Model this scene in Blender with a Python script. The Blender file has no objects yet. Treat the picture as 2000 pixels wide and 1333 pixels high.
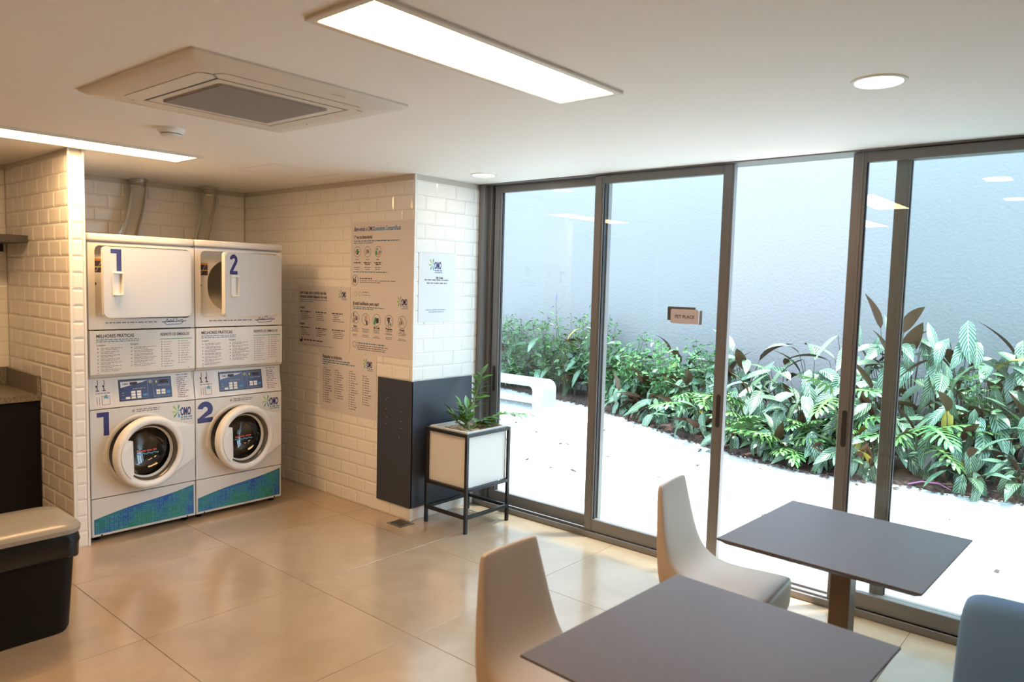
import bpy, bmesh, math, random
from mathutils import Vector, Matrix, Euler
R = math.radians
rnd = random.Random(7)
S = bpy.context.scene
COL = S.collection
# ------------------------------------------------------------------ camera
def set_camera():
    cam = bpy.data.cameras.new('camera'); o = bpy.data.objects.new('camera', cam); COL.objects.link(o)
    yaw, pitch, roll = 0.8618265, -0.0776333, 0.0265515
    fw = Vector((math.sin(yaw)*math.cos(pitch), math.cos(yaw)*math.cos(pitch), math.sin(pitch)))
    rt = Vector((math.cos(yaw), -math.sin(yaw), 0)); up = rt.cross(fw)
    c, s = math.cos(roll), math.sin(roll)
    rt2 = c*rt + s*up; up2 = -s*rt + c*up
    m = Matrix((rt2, up2, -fw)).transposed().to_4x4(); m.translation = (-1.766945, -5.016287, 1.733566)
    o.matrix_world = m
    cam.sensor_width = 36; cam.lens = 1440.973*36/2000; cam.clip_start = .05; cam.clip_end = 200
    cam.dof.use_dof = True; cam.dof.focus_distance = 6.6; cam.dof.aperture_fstop = 3.2
    S.camera = o
set_camera()
# ------------------------------------------------------------------ world, sun, exposure
SKY = 9.0
SKY_COLOR = (.60, .81, 1.0)
SUN = 15.0
LED = 30.0
DOWN = 30.0
WARM = (1.0, .61, .285)
w = bpy.data.worlds.new('sky'); S.world = w; w.use_nodes = True
bg = w.node_tree.nodes['Background']; bg.inputs[0].default_value = (*SKY_COLOR, 1); bg.inputs[1].default_value = SKY
sl = bpy.data.lights.new('sun', 'SUN'); sl.energy = SUN; sl.angle = R(3.0); sl.color = (1, .96, .88)
so = bpy.data.objects.new('sun', sl); COL.objects.link(so)
so.rotation_euler = Vector((-.17, .16, -1)).to_track_quat('-Z', 'Y').to_euler(); so.location = (6, -3, 12)
S.view_settings.view_transform = 'Standard'; S.view_settings.look = 'None'
S.view_settings.exposure = 0.10; S.view_settings.gamma = 1; S.view_settings.use_curve_mapping = False
S.cycles.max_bounces = 10; S.cycles.diffuse_bounces = 6; S.cycles.glossy_bounces = 5
S.cycles.transparent_max_bounces = 16; S.cycles.transmission_bounces = 6
S.cycles.use_denoising = True; S.cycles.sample_clamp_indirect = 6; S.cycles.caustics_reflective = False; S.cycles.caustics_refractive = False
S.cycles.blur_glossy = 1.0
# ------------------------------------------------------------------ materials
def nd(t, k, **kw):
    n = t.nodes.new(k)
    for a, v in kw.items(): setattr(n, a, v)
    return n
def mat(name, col, rough=.5, metal=0, spec=.5, bump=0, bscale=40, var=0, vscale=4, coat=0, emit=0):
    m = bpy.data.materials.new(name); m.use_nodes = True; t = m.node_tree; p = t.nodes['Principled BSDF']
    p.inputs['Base Color'].default_value = (*col, 1); p.inputs['Roughness'].default_value = rough
    p.inputs['Metallic'].default_value = metal; p.inputs['Specular IOR Level'].default_value = spec
    p.inputs['Coat Weight'].default_value = coat
    if emit:
        p.inputs['Emission Color'].default_value = (*col, 1); p.inputs['Emission Strength'].default_value = emit
    if bump or var:
        tc = nd(t, 'ShaderNodeTexCoord')
    if bump:
        n = nd(t, 'ShaderNodeTexNoise'); n.inputs['Scale'].default_value = bscale; n.inputs['Detail'].default_value = 4
        b = nd(t, 'ShaderNodeBump'); b.inputs['Strength'].default_value = bump; b.inputs['Distance'].default_value = .01
        t.links.new(tc.outputs['Object'], n.inputs['Vector']); t.links.new(n.outputs['Fac'], b.inputs['Height']); t.links.new(b.outputs[0], p.inputs['Normal'])
    if var:
        n = nd(t, 'ShaderNodeTexNoise'); n.inputs['Scale'].default_value = vscale; n.inputs['Detail'].default_value = 6
        r = nd(t, 'ShaderNodeValToRGB')
        r.color_ramp.elements[0].position = .3; r.color_ramp.elements[1].position = .7
        r.color_ramp.elements[0].color = (*[max(0, c*(1-var)) for c in col], 1); r.color_ramp.elements[1].color = (*[min(1, c*(1+var)) for c in col], 1)
        t.links.new(tc.outputs['Object'], n.inputs['Vector']); t.links.new(n.outputs['Fac'], r.inputs[0]); t.links.new(r.outputs[0], p.inputs['Base Color'])
    return m
def emat(name, col, s):
    m = bpy.data.materials.new(name); m.use_nodes = True; t = m.node_tree; t.nodes.clear()
    e = nd(t, 'ShaderNodeEmission'); e.inputs[0].default_value = (*col, 1); e.inputs[1].default_value = s
    o = nd(t, 'ShaderNodeOutputMaterial'); t.links.new(e.outputs[0], o.inputs[0]); return m
def glass_mat(name, tint=(.93, .97, .97), refl=1.0):
    m = bpy.data.materials.new(name); m.use_nodes = True; t = m.node_tree; t.nodes.clear()
    lw = nd(t, 'ShaderNodeLayerWeight'); lw.inputs[0].default_value = .5
    pw = nd(t, 'ShaderNodeMath', operation='POWER'); pw.inputs[1].default_value = 5
    ma = nd(t, 'ShaderNodeMath', operation='MULTIPLY_ADD'); ma.inputs[1].default_value = .96*refl; ma.inputs[2].default_value = .04*refl
    tr = nd(t, 'ShaderNodeBsdfTransparent'); tr.inputs[0].default_value = (*tint, 1)
    gl = nd(t, 'ShaderNodeBsdfGlossy'); gl.inputs['Roughness'].default_value = .0
    mx = nd(t, 'ShaderNodeMixShader'); o = nd(t, 'ShaderNodeOutputMaterial')
    t.links.new(lw.outputs['Facing'], pw.inputs[0]); t.links.new(pw.outputs[0], ma.inputs[0]); t.links.new(ma.outputs[0], mx.inputs[0])
    t.links.new(tr.outputs[0], mx.inputs[1]); t.links.new(gl.outputs[0], mx.inputs[2]); t.links.new(mx.outputs[0], o.inputs[0]); return m
M = {}
M['ceiling'] = mat('ceiling paint', (.90, .895, .885), .7, bump=.03, bscale=300)
M['wall'] = mat('white wall paint', (.78, .76, .72), .7)
M['grout'] = mat('tile grout', (.60, .56, .50), .9)
M['metro'] = mat('glazed white metro tile', (.86, .84, .80), .12, var=.012, vscale=3)
M['floorbase'] = mat('floor grout', (.26, .19, .125), .9)
def floor_tile_mat():
    m = mat('greige porcelain floor tile', (.44, .345, .25), .30, spec=.5, coat=1.0); t = m.node_tree; p = t.nodes['Principled BSDF']
    p.inputs['Coat Roughness'].default_value = .14; p.inputs['Coat IOR'].default_value = 1.95
    tc = nd(t, 'ShaderNodeTexCoord'); oi = nd(t, 'ShaderNodeObjectInfo')
    ad = nd(t, 'ShaderNodeVectorMath', operation='ADD'); cb = nd(t, 'ShaderNodeCombineXYZ')
    mu = nd(t, 'ShaderNodeMath', operation='MULTIPLY'); mu.inputs[1].default_value = 37
    t.links.new(oi.outputs['Random'], mu.inputs[0]); t.links.new(mu.outputs[0], cb.inputs[2]); t.links.new(tc.outputs['Object'], ad.inputs[0]); t.links.new(cb.outputs[0], ad.inputs[1])
    n = nd(t, 'ShaderNodeTexNoise'); n.inputs['Scale'].default_value = 3.2; n.inputs['Detail'].default_value = 8; n.inputs['Roughness'].default_value = .6; n.inputs['Distortion'].default_value = .6
    r = nd(t, 'ShaderNodeValToRGB'); r.color_ramp.elements[0].position = .32; r.color_ramp.elements[1].position = .7
    r.color_ramp.elements[0].color = (.40, .290, .185, 1); r.color_ramp.elements[1].color = (.50, .370, .245, 1)
    t.links.new(ad.outputs[0], n.inputs['Vector']); t.links.new(n.outputs['Fac'], r.inputs[0]); t.links.new(r.outputs[0], p.inputs['Base Color'])
    return m
M['floortile'] = floor_tile_mat()
M['whitemetal'] = mat('white powder coated trim', (.82, .81, .78), .35)
M['alu'] = mat('bronze anodised aluminium', (.20, .193, .19), .40, metal=.35)
M['alud'] = mat('dark door gasket', (.02, .02, .022), .6)
M['glass'] = glass_mat('window glass')
M['enamel'] = mat('white appliance enamel', (.66, .64, .61), .34, coat=.08)
M['enamel2'] = mat('white moulded plastic', (.80, .78, .75), .3)
M['seam'] = mat('dark seam', (.03, .028, .026), .8)
M['steel'] = mat('drum steel', (.55, .54, .52), .28, metal=1)
M['rubber'] = mat('black rubber gasket', (.02, .02, .02), .5)
M['bowl'] = glass_mat('porthole glass', (.42, .40, .37), 2.2)
M['navy'] = mat('navy print', (.028, .024, .155), .4)
M['navy2'] = mat('navy panel', (.02, .022, .11), .3)
M['ink'] = mat('grey ink', (.20, .17, .21), .7)
M['ink2'] = mat('dark ink', (.05, .035, .055), .7)
M['inkl'] = mat('pale ink', (.36, .32, .33), .7)
M['inkb'] = mat('blue ink', (.10, .22, .36), .7)
M['green'] = mat('green print', (.06, .33, .16), .5)
M['lime'] = mat('light green print', (.30, .50, .08), .5)
M['cyan'] = mat('blue key', (.03, .24, .55), .4)
M['red'] = mat('red print', (.55, .05, .03), .5)
M['orange'] = mat('orange print', (.62, .22, .04), .5)
M['yellow'] = mat('yellow print', (.75, .65, .06), .5)
M['skin'] = mat('tan print', (.62, .40, .27), .6)
M['paper'] = mat('white sticker', (.77, .75, .73), .45)
M['poster'] = mat('pale printed sheet', (.70, .665, .66), .45)
M['posterw'] = mat('white printed sheet', (.72, .73, .74), .4)
M['glyph'] = mat('pale blue outline print', (.06, .29, .42), .45)
M['charcoal'] = mat('charcoal laminate', (.040, .047, .065), .42)
M['cabinet'] = mat('black cabinet laminate', (.009, .009, .012), .4, spec=.15)
M['granite'] = mat('brown grey granite', (.20, .175, .15), .3, var=.45, vscale=90)
M['shelf'] = mat('dark shelf laminate', (.06, .055, .055), .5)
M['bin'] = mat('black bin plastic', (.006, .005, .005), .5, spec=.15)
M['bag'] = mat('black bin liner', (.008, .008, .008), .3, spec=.3)
M['lid'] = mat('grey bin lid plastic', (.30, .28, .25), .25)
M['table'] = mat('taupe table laminate', (.100, .076, .076), .45, var=.03, vscale=30)
M['tableedge'] = mat('table edge', (.07, .045, .038), .5)
M['tableleg'] = mat('brown table column', (.20, .15, .11), .4, metal=.3)
M['leather'] = mat('beige leatherette', (.46, .37, .29), .42, bump=.05, bscale=250)
M['blue'] = mat('blue grey upholstery', (.125, .25, .46), .8, bump=.12, bscale=160)
M['black'] = mat('black steel', (.010, .010, .011), .4)
M['pot'] = mat('white planter box', (.72, .71, .69), .4)
M['potsoil'] = mat('planter gravel', (.46, .36, .24), .9, bump=.8, bscale=90, var=.5, vscale=120)
M['plantleaf'] = mat('glossy green leaf', (.10, .23, .045), .3, var=.3, vscale=12)
M['plantstem'] = mat('green stem', (.13, .18, .05), .5)
M['acwhite'] = mat('air conditioner plastic', (.72, .68, .62), .4)
M['acgrey'] = mat('air conditioner grille', (.36, .33, .30), .6)
M['acdark'] = mat('air conditioner slot', (.02, .02, .02), .8)
M['foil'] = mat('aluminium foil duct', (.72, .69, .64), .22, metal=.95, bump=.15, bscale=60)
M['led'] = emat('warm light panel', WARM, LED)
M['led_wide'] = emat('wide light panel', (1.0, .68, .40), LED*.80)
M['downlight'] = emat('downlight diffuser', (1.0, .90, .74), DOWN)
M['gardenwall'] = mat('blue grey textured render', (.190, .180, .178), .9, bump=.9, bscale=28)
M['gravel'] = mat('pale crushed gravel', (.40, .395, .385), .95, bump=.5, bscale=60, var=.16, vscale=9)
M['pebble'] = mat('pale stone', (.42, .41, .39), .9)
M['mulch'] = mat('dark reddish mulch', (.050, .026, .018), .95, bump=1, bscale=45, var=.6, vscale=40)
M['concrete'] = mat('worn white concrete', (.30, .30, .29), .85, bump=.15, bscale=40, var=.10, vscale=7)
M['post'] = mat('grey concrete post', (.30, .31, .31), .8)
M['deadleaf'] = mat('dry brown leaf', (.055, .035, .022), .8)
M['signtan'] = mat('tan acrylic sign', (.62, .55, .56), .45)
M['signdark'] = mat('brown sign backing', (.15, .105, .095), .5)
M['drain'] = mat('drain metal', (.22, .19, .15), .45, metal=.4, var=.5, vscale=60)
M['white'] = mat('bright white', (.85, .85, .84), .4)
def leaf_mat(name, dark, light, freq, slope, mid=(.45, .55, .36), trans=.18, rough=.33):
    m = bpy.data.materials.new(name); m.use_nodes = True; t = m.node_tree; p = t.nodes['Principled BSDF']; p.inputs['Roughness'].default_value = rough
    uv = nd(t, 'ShaderNodeUVMap'); sp = nd(t, 'ShaderNodeSeparateXYZ'); t.links.new(uv.outputs[0], sp.inputs[0])
    a = nd(t, 'ShaderNodeMath', operation='SUBTRACT'); a.inputs[1].default_value = .5; t.links.new(sp.outputs[0], a.inputs[0])
    ab = nd(t, 'ShaderNodeMath', operation='ABSOLUTE'); t.links.new(a.outputs[0], ab.inputs[0])
    sl_ = nd(t, 'ShaderNodeMath', operation='MULTIPLY'); sl_.inputs[1].default_value = slope; t.links.new(ab.outputs[0], sl_.inputs[0])
    d = nd(t, 'ShaderNodeMath', operation='SUBTRACT'); t.links.new(sp.outputs[1], d.inputs[0]); t.links.new(sl_.outputs[0], d.inputs[1])
    f = nd(t, 'ShaderNodeMath', operation='MULTIPLY'); f.inputs[1].default_value = freq; t.links.new(d.outputs[0], f.inputs[0])
    s = nd(t, 'ShaderNodeMath', operation='SINE'); t.links.new(f.outputs[0], s.inputs[0])
    r = nd(t, 'ShaderNodeValToRGB'); r.color_ramp.elements[0].color = (*dark, 1); r.color_ramp.elements[1].color = (*light, 1)
    r.color_ramp.elements[0].position = .25; r.color_ramp.elements[1].position = .75
    hs = nd(t, 'ShaderNodeMath', operation='MULTIPLY_ADD'); hs.inputs[1].default_value = .5; hs.inputs[2].default_value = .5
    t.links.new(s.outputs[0], hs.inputs[0]); t.links.new(hs.outputs[0], r.inputs[0])
    oi = nd(t, 'ShaderNodeObjectInfo'); hv = nd(t, 'ShaderNodeHueSaturation'); mv = nd(t, 'ShaderNodeMapRange'); mv.inputs[3].default_value = .72; mv.inputs[4].default_value = 1.3
    t.links.new(oi.outputs['Random'], mv.inputs[0]); t.links.new(mv.outputs[0], hv.inputs['Value'])
    mh = nd(t, 'ShaderNodeMapRange'); mh.inputs[3].default_value = .475; mh.inputs[4].default_value = .515
    t.links.new(oi.outputs['Random'], mh.inputs[0]); t.links.new(mh.outputs[0], hv.inputs['Hue'])
    mr = nd(t, 'ShaderNodeMath', operation='LESS_THAN'); mr.inputs[1].default_value = .035; t.links.new(ab.outputs[0], mr.inputs[0])
    mx = nd(t, 'ShaderNodeMixRGB'); mx.inputs[2].default_value = (*mid, 1); t.links.new(mr.outputs[0], mx.inputs[0]); t.links.new(r.outputs[0], mx.inputs[1])
    t.links.new(mx.outputs[0], hv.inputs['Color']); t.links.new(hv.outputs[0], p.inputs['Base Color'])
    tl = nd(t, 'ShaderNodeBsdfTranslucent'); t.links.new(hv.outputs[0], tl.inputs[0])
    ms = nd(t, 'ShaderNodeMixShader'); ms.inputs[0].default_value = trans
    t.links.new(p.outputs[0], ms.inputs[1]); t.links.new(tl.outputs[0], ms.inputs[2]); t.links.new(ms.outputs[0], t.nodes['Material Output'].inputs[0]); return m
M['calathea'] = leaf_mat('striped green leaf', (.016, .062, .028), (.175, .275, .185), 62, .55, (.26, .36, .20))
M['calathea_back'] = mat('maroon brown leaf underside', (.085, .040, .022), .5, var=.25, vscale=6)
M['philo'] = leaf_mat('bright green lobed leaf', (.055, .165, .045), (.10, .24, .075), 30, .6, (.2, .34, .1))
M['philo_back'] = mat('pale green underside', (.12, .23, .08), .5)
M['small'] = leaf_mat('fine green foliage', (.045, .13, .042), (.12, .25, .09), 12, .5, (.15, .29, .10), .25)
M['yellowleaf'] = mat('yellowing leaf', (.42, .34, .05), .5)
M['pink'] = mat('pink petiole', (.42, .14, .27), .5)
M['purple'] = mat('purple flower', (.16, .13, .55), .5)
M['stem'] = mat('dark plant stem', (.05, .045, .025), .7)
# ------------------------------------------------------------------ mesh helpers
class MB:
    def __init__(s): s.bm = bmesh.new(); s.mi = 0
    def _take(s, geom_faces):
        for f in geom_faces: f.material_index = s.mi
    def box(s, x0, x1, y0, y1, z0, z1, bev=0, seg=2, mtx=None):
        bm = s.bm
        vs = [bm.verts.new(v) for v in ((x0,y0,z0),(x1,y0,z0),(x1,y1,z0),(x0,y1,z0),(x0,y0,z1),(x1,y0,z1),(x1,y1,z1),(x0,y1,z1))]
        fs = [bm.faces.new([vs[i] for i in q]) for q in ((3,2,1,0),(4,5,6,7),(0,1,5,4),(1,2,6,5),(2,3,7,6),(3,0,4,7))]
        s._take(fs)
        nv = vs
        if bev:
            es = list({e for f in fs for e in f.edges})
            r = bmesh.ops.bevel(bm, geom=es, offset=bev, segments=seg, affect='EDGES', profile=.5)
            s._take(r['faces']); nv = list({v for f in fs if f.is_valid for v in f.verts} | {v for f in r['faces'] for v in f.verts})
        if mtx: bmesh.ops.transform(bm, matrix=mtx, verts=nv)
        return s
    def grid(s, rows, close_u=False, close_v=False, flip=False):   # rows of points -> quads
        bm = s.bm; V = [[bm.verts.new(p) for p in r] for r in rows]; n = len(V); m = len(V[0]); fs = []
        for i in range(n if close_v else n-1):
            for j in range(m if close_u else m-1):
                q = [V[i][j], V[i][(j+1) % m], V[(i+1) % n][(j+1) % m], V[(i+1) % n][j]]
                if flip: q.reverse()
                try: fs.append(bm.faces.new(q))
                except ValueError: pass
        s._take(fs); return V
    def ngon(s, pts):
        f = s.bm.faces.new([s.bm.verts.new(p) for p in pts]); s._take([f]); return f
    def prism(s, pts2, a, b, axis='z'):      # extrude 2-D outline along an axis
        def P(u, v, k): return {'z': (u, v, k), 'y': (u, k, v), 'x': (k, u, v)}[axis]
        V = s.grid([[P(u, v, a) for u, v in pts2], [P(u, v, b) for u, v in pts2]], close_u=True)
        s._take([s.bm.faces.new(V[0][::-1]), s.bm.faces.new(V[1])]); return s
    def lathe(s, prof, n=32, cx=0, cy=0, cz=0, axis='z', cap0=False, cap1=False):
        rows = []
        for r, h in prof:
            row = []
            for i in range(n):
                t = 2*math.pi*i/n; u, v = r*math.cos(t), r*math.sin(t)
                row.append({'z': (cx+u, cy+v, cz+h), 'y': (cx+u, cy+h, cz+v), 'x': (cx+h, cy+u, cz+v)}[axis])
            rows.append(row)
        V = s.grid(rows, close_u=True)
        if cap0: s._take([s.bm.faces.new(V[0][::-1])])
        if cap1: s._take([s.bm.faces.new(V[-1])])
        return s
    def tube(s, pts, rad, n=8, caps=True):
        pts = [Vector(p) for p in pts]; rads = rad if isinstance(rad, (list, tuple)) else [rad]*len(pts); rows = []; prev = None
        for i, p in enumerate(pts):
            d = (pts[min(i+1, len(pts)-1)] - pts[max(i-1, 0)]).normalized()
            if prev is None: u = d.orthogonal().normalized()
            else: u = (prev - d*prev.dot(d)).normalized()
            prev = u; v = d.cross(u)
            rows.append([p + (u*math.cos(2*math.pi*k/n) + v*math.sin(2*math.pi*k/n))*rads[i] for k in range(n)])
        V = s.grid(rows, close_u=True)
        if caps: s._take([s.bm.faces.new(V[0][::-1]), s.bm.faces.new(V[-1])])
        return s
    def disc(s, cx, cz, r, y, n=24, sx=1):
        s.ngon([(cx+r*sx*math.cos(2*math.pi*i/n), y, cz+r*math.sin(2*math.pi*i/n)) for i in range(n)]); return s
    def build(s, name, m, parent=None, smooth=0, recalc=True):
        me = bpy.data.meshes.new(name)
        if recalc: bmesh.ops.recalc_face_normals(s.bm, faces=s.bm.faces)
        s.bm.to_mesh(me); s.bm.free()
        for k in (m if isinstance(m, (list, tuple)) else [m]): me.materials.append(k)
        if smooth:
            me.shade_smooth()
            try: me.set_sharp_from_angle(angle=R(smooth))
            except Exception: pass
        return link(name, me, parent)
def link(name, data, parent=None):
    o = bpy.data.objects.new(name, data); COL.objects.link(o)
    if parent is not None: o.parent = parent
    return o
def tag(o, label=None, cat=None, group=None, kind=None):
    if label: o['label'] = label
    if cat: o['category'] = cat
    if group: o['group'] = group
    if kind: o['kind'] = kind
    return o
def empty(name, loc=(0,0,0), rz=0, parent=None):
    o = bpy.data.objects.new(name, None); COL.objects.link(o); o.location = loc; o.rotation_euler = (0,0,rz); o.empty_display_size = .05
    if parent is not None: o.parent = parent
    return o
def thing(name, label, cat, loc=(0,0,0), rz=0, group=None): return tag(empty(name, loc, rz), label, cat, group)
def copy_tree(o, parent=None):
    c = o.copy(); COL.objects.link(c)
    if parent is not None: c.parent = parent
    for ch in list(o.children): copy_tree(ch, c)
    return c
def rrect(x0, x1, y0, y1, r, n=5):
    out = []
    for cx, cy, a in ((x1-r, y1-r, 0), (x0+r, y1-r, 90), (x0+r, y0+r, 180), (x1-r, y0+r, 270)):
        for k in range(n+1):
            t = R(a + 90*k/n); out.append((cx+r*math.cos(t), cy+r*math.sin(t)))
    return out
def text(body, size, m, parent, loc, rot=(R(90), 0, 0), name='lettering', bold=0, align='LEFT', sx=1, shear=0, space=1):
    c = bpy.data.curves.new(name, 'FONT'); c.body = body; c.size = size; c.offset = bold; c.align_x = align; c.shear = shear; c.space_character = space
    c.resolution_u = 3; c.materials.append(m); c.extrude = .0002
    o = link(name, c, parent); o.location = loc; o.rotation_euler = rot; o.scale = (sx, 1, 1); return o
# flat print is drawn in a local x-right, z-up plane facing -y
def rects_obj(name, rects, y, m, parent, stuff=True):
    b = MB()
    for x0, z0, x1, z1 in rects: b.ngon([(x0,y,z0),(x1,y,z0),(x1,y,z1),(x0,y,z1)])
    o = b.build(name, m, parent, recalc=False)
    if stuff: o['kind'] = 'stuff'
    return o
def words(x0, x1, z, h, rg, fill=1.0):          # one line of illegible small type: words as short strokes
    out = []; x = x0; end = x0 + (x1-x0)*fill
    while x < end - h*.5:
        n = rg.randint(2, 8); wd = min(n*h*.62, end-x); out.append((x, z, x+wd*.92, z+h)); x += wd + h*.55
    return out
# ------------------------------------------------------------------ dimensions
H = 2.48; XP = 1.729; XW = 2.44; YP = -1.093; YB = 1.187; XA = -.107; XB = -.018; YQ = -.0314
LX, RY = -4.2, -7.0      # unseen ends of the room
# ------------------------------------------------------------------ room shell
def struct(name, mb, m, parent=None): return tag(mb.build(name, m, parent), kind='structure')
fl = MB(); fl.box(LX-.1, XW+.02, RY-.1, YB+.1, -.12, -.004); floor = struct('floor', fl, M['floorbase'])
TS, TX, TY = .8995, .5911, -1.5129
def tile_mesh(x0, x1, y0, y1):
    b = MB(); g = .0016; e = .0005
    b.grid([[(x0+g,y0+g,-.006),(x1-g,y0+g,-.006),(x1-g,y1-g,-.006),(x0+g,y1-g,-.006)], [(x0+g,y0+g,-e),(x1-g,y0+g,-e),(x1-g,y1-g,-e),(x0+g,y1-g,-e)]], close_u=True)
    b.grid([[(x0+g,y0+g,-e),(x1-g,y0+g,-e),(x1-g,y1-g,-e),(x0+g,y1-g,-e)], [(x0+g+e,y0+g+e,0),(x1-g-e,y0+g+e,0),(x1-g-e,y1-g-e,0),(x0+g+e,y1-g-e,0)]], close_u=True)
    b.ngon([(x0+g+e,y0+g+e,0),(x1-g-e,y0+g+e,0),(x1-g-e,y1-g-e,0),(x0+g+e,y1-g-e,0)])
    return b
full = None
for i in range(-4, 3):
    for j in range(-7, 4):
        x0, x1 = TX+(i-1)*TS, TX+i*TS; y0, y1 = TY+(j-1)*TS, TY+j*TS
        cx0, cx1, cy0, cy1 = max(x0, LX), min(x1, XW-.03), max(y0, RY), min(y1, YB)
        if cx1-cx0 < .02 or cy1-cy0 < .02: continue
        if cx0 >= XP and cy0 >= YP: continue
        if (cx1-cx0) > TS-.001 and (cy1-cy0) > TS-.001:
            if full is None:
                b = tile_mesh(-TS/2, TS/2, -TS/2, TS/2); full = b.build('tile', M['floortile'], floor); o = full
            else: o = link('tile', full.data, floor)
            o.location = ((x0+x1)/2, (y0+y1)/2, 0)
        else:
            mx, my = (cx0+cx1)/2, (cy0+cy1)/2
            o = tile_mesh(cx0-mx, cx1-mx, cy0-my, cy1-my).build('tile', M['floortile'], floor); o.location = (mx, my, 0)
ce = MB(); ce.box(LX-.1, XW+.12, RY-.1, YB+.1, H, H+.25); ceiling = struct('ceiling', ce, M['ceiling'])
wb = MB(); wb.box(LX-.1, XP+.1, YB+.008, YB+.15, 0, H); wall_back = struct('wall_back', wb, M['grout'])
wr = MB(); wr.box(XP+.008, XW+.12, YP+.008, YB+.15, 0, H); wall_right = struct('wall_right', wr, M['grout'])
wq = MB(); wq.box(XA+.008, XB-.008, YQ+.008, YB+.008, 0, H); wall_partition = struct('wall_partition', wq, M['grout'])
wl = MB(); wl.box(LX-.1, LX, RY-.1, YB, 0, H); struct('wall_left', wl, M['wall'])
wz = MB(); wz.box(LX, XW+.12, RY-.1, RY, 0, H); struct('wall_rear', wz, M['wall'])
wv = MB(); wv.box(XW-.06, XW+.12, RY, -5.06, 0, H); struct('wall_window_side', wv, M['wall'])
# metro tiles: bevelled bricks in running bond. A wall face is (origin, u axis); normal n
PITCH, TW, ZT = .1017, .2, 2.339
def metro_mesh(w_, h_):
    b = MB(); g = .0009; e = min(.013, w_*.3, h_*.3); d0, d1, d2 = -.008, -.0035, 0
    def ring(k, z): return [(k, k, z), (w_-k, k, z), (w_-k, h_-k, z), (k, h_-k, z)]
    b.grid([ring(g, d0), ring(g, d1), ring(g+e, d2)], close_u=True); b.ngon(ring(g+e, d2)); return b
metro_cache = {}
def metro_wall(parent, org, u, length, skip=None, phase=0.0, z0=0.0, z1=H, single=False):
    u = Vector(u); n = u.cross(Vector((0,0,1)))     # outward
    rot = Matrix((u, Vector((0,0,1)), n)).transposed().to_4x4()
    rows = []
    k = -1
    while True:
        top = ZT - k*PITCH + 0.0; bot = top - PITCH
        if top <= z0 + .012: break
        rows.append((max(bot, z0), min(top, z1), k)); k += 1
    for za, zb, k in rows:
        if zb - za < .012: continue
        s = -TW + (phase % TW) + (TW/2 if k % 2 else 0)
        if s > 0: s -= TW
        if single: s = -.04
        while s < length - .004:
            a, b_ = max(s, 0), min(s+TW, length); s += TW
            if b_ - a < .012: continue
            if skip and skip(a, b_, za, zb): continue
            key = (round(b_-a, 3), round(zb-za, 3))
            if key not in metro_cache:
                o = metro_mesh(b_-a, zb-za).build('tile', M['metro'], parent); metro_cache[key] = o.data
            else: o = link('tile', metro_cache[key], parent)
            m = rot.copy(); m.translation = Vector(org) + u*a + Vector((0,0,za)); o.matrix_local = m
# back wall of the laundry alcove (seen above and between the machines)
metro_wall(wall_back, (XB, YB, 0), (1,0,0), XP-XB, skip=lambda a, b, z0, z1: z1 < 1.75 and b < 1.30)
metro_wall(wall_back, (-1.1, YB, 0), (1,0,0), XA+1.1, skip=lambda a, b, z0, z1: z1 < .9)
# poster wall runs towards the viewer
metro_wall(wall_right, (XP, YB, 0), (0,-1,0), YB-YP-.012, phase=.05, skip=lambda a, b, z0, z1: (a > 1.95 and .13 < z0 and z1 < 1.0))
metro_wall(wall_right, (XP+.012, YP, 0), (1,0,0), XW-XP-.045, phase=.09, skip=lambda a, b, z0, z1: (b < .5 and .13 < z0 and z1 < 1.0))
metro_wall(wall_partition, (XA, YB, 0), (0,-1,0), YB-YQ-.012, phase=.07, skip=lambda a, b, z0, z1: z1 < .88 and b < .6)
metro_wall(wall_partition, (XA+.012, YQ, 0), (1,0,0), XB-XA-.024, single=True)
# white corner profiles
b = MB(); b.box(XA-.002, XA+.012, YQ-.002, YQ+.012, 0, H, .002, 1); tag(b.build('trim_1', M['whitemetal']), kind='structure')
b = MB(); b.box(XB-.012, XB+.002, YQ-.002, YQ+.012, 0, H, .002, 1); tag(b.build('trim_2', M['whitemetal']), kind='structure')
b = MB(); b.box(XP-.002, XP+.012, YP-.002, YP+.012, 0, H, .002, 1); tag(b.build('trim_3', M['whitemetal']), kind='structure')
b = MB(); b.box(XB-.01, XB, YQ+.012, YB, 0, H); tag(b.build('wall_partition_side', M['metro']), kind='structure')
# ------------------------------------------------------------------ sliding glass front
fr = tag(empty('window_1'), kind='structure')
def part(name, m, parent, *boxes, bev=.002):
    b = MB()
    for q in boxes: b.box(*q, bev, 1)
    return b.build(name, m, parent)
YE = -5.05
part('sill_track', M['alu'], fr, (XW-.06, XW+.12, YE, YP+.004, -.03, .022), (XW-.062, XW-.052, YE, YP+.004, 0, .040), (XW+.00, XW+.008, YE, YP+.004, .02, .036), (XW+.07, XW+.12, YE, YP+.004, .02, .036))
part('head_track', M['alu'], fr, (XW-.06, XW+.12, YE, YP+.004, H-.008, H+.02))
part('jamb', M['alu'], fr, (XW-.06, XW+.12, YP-.052, YP+.004, .02, H), (XW-.01, XW+.02, YP-.085, YP-.05, .02, H), (XW+.05, XW+.12, YP-.10, YP-.05, .02, H))
part('jamb', M['alu'], fr, (XW-.06, XW+.12, YE, YE+.05, .02, H))
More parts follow.
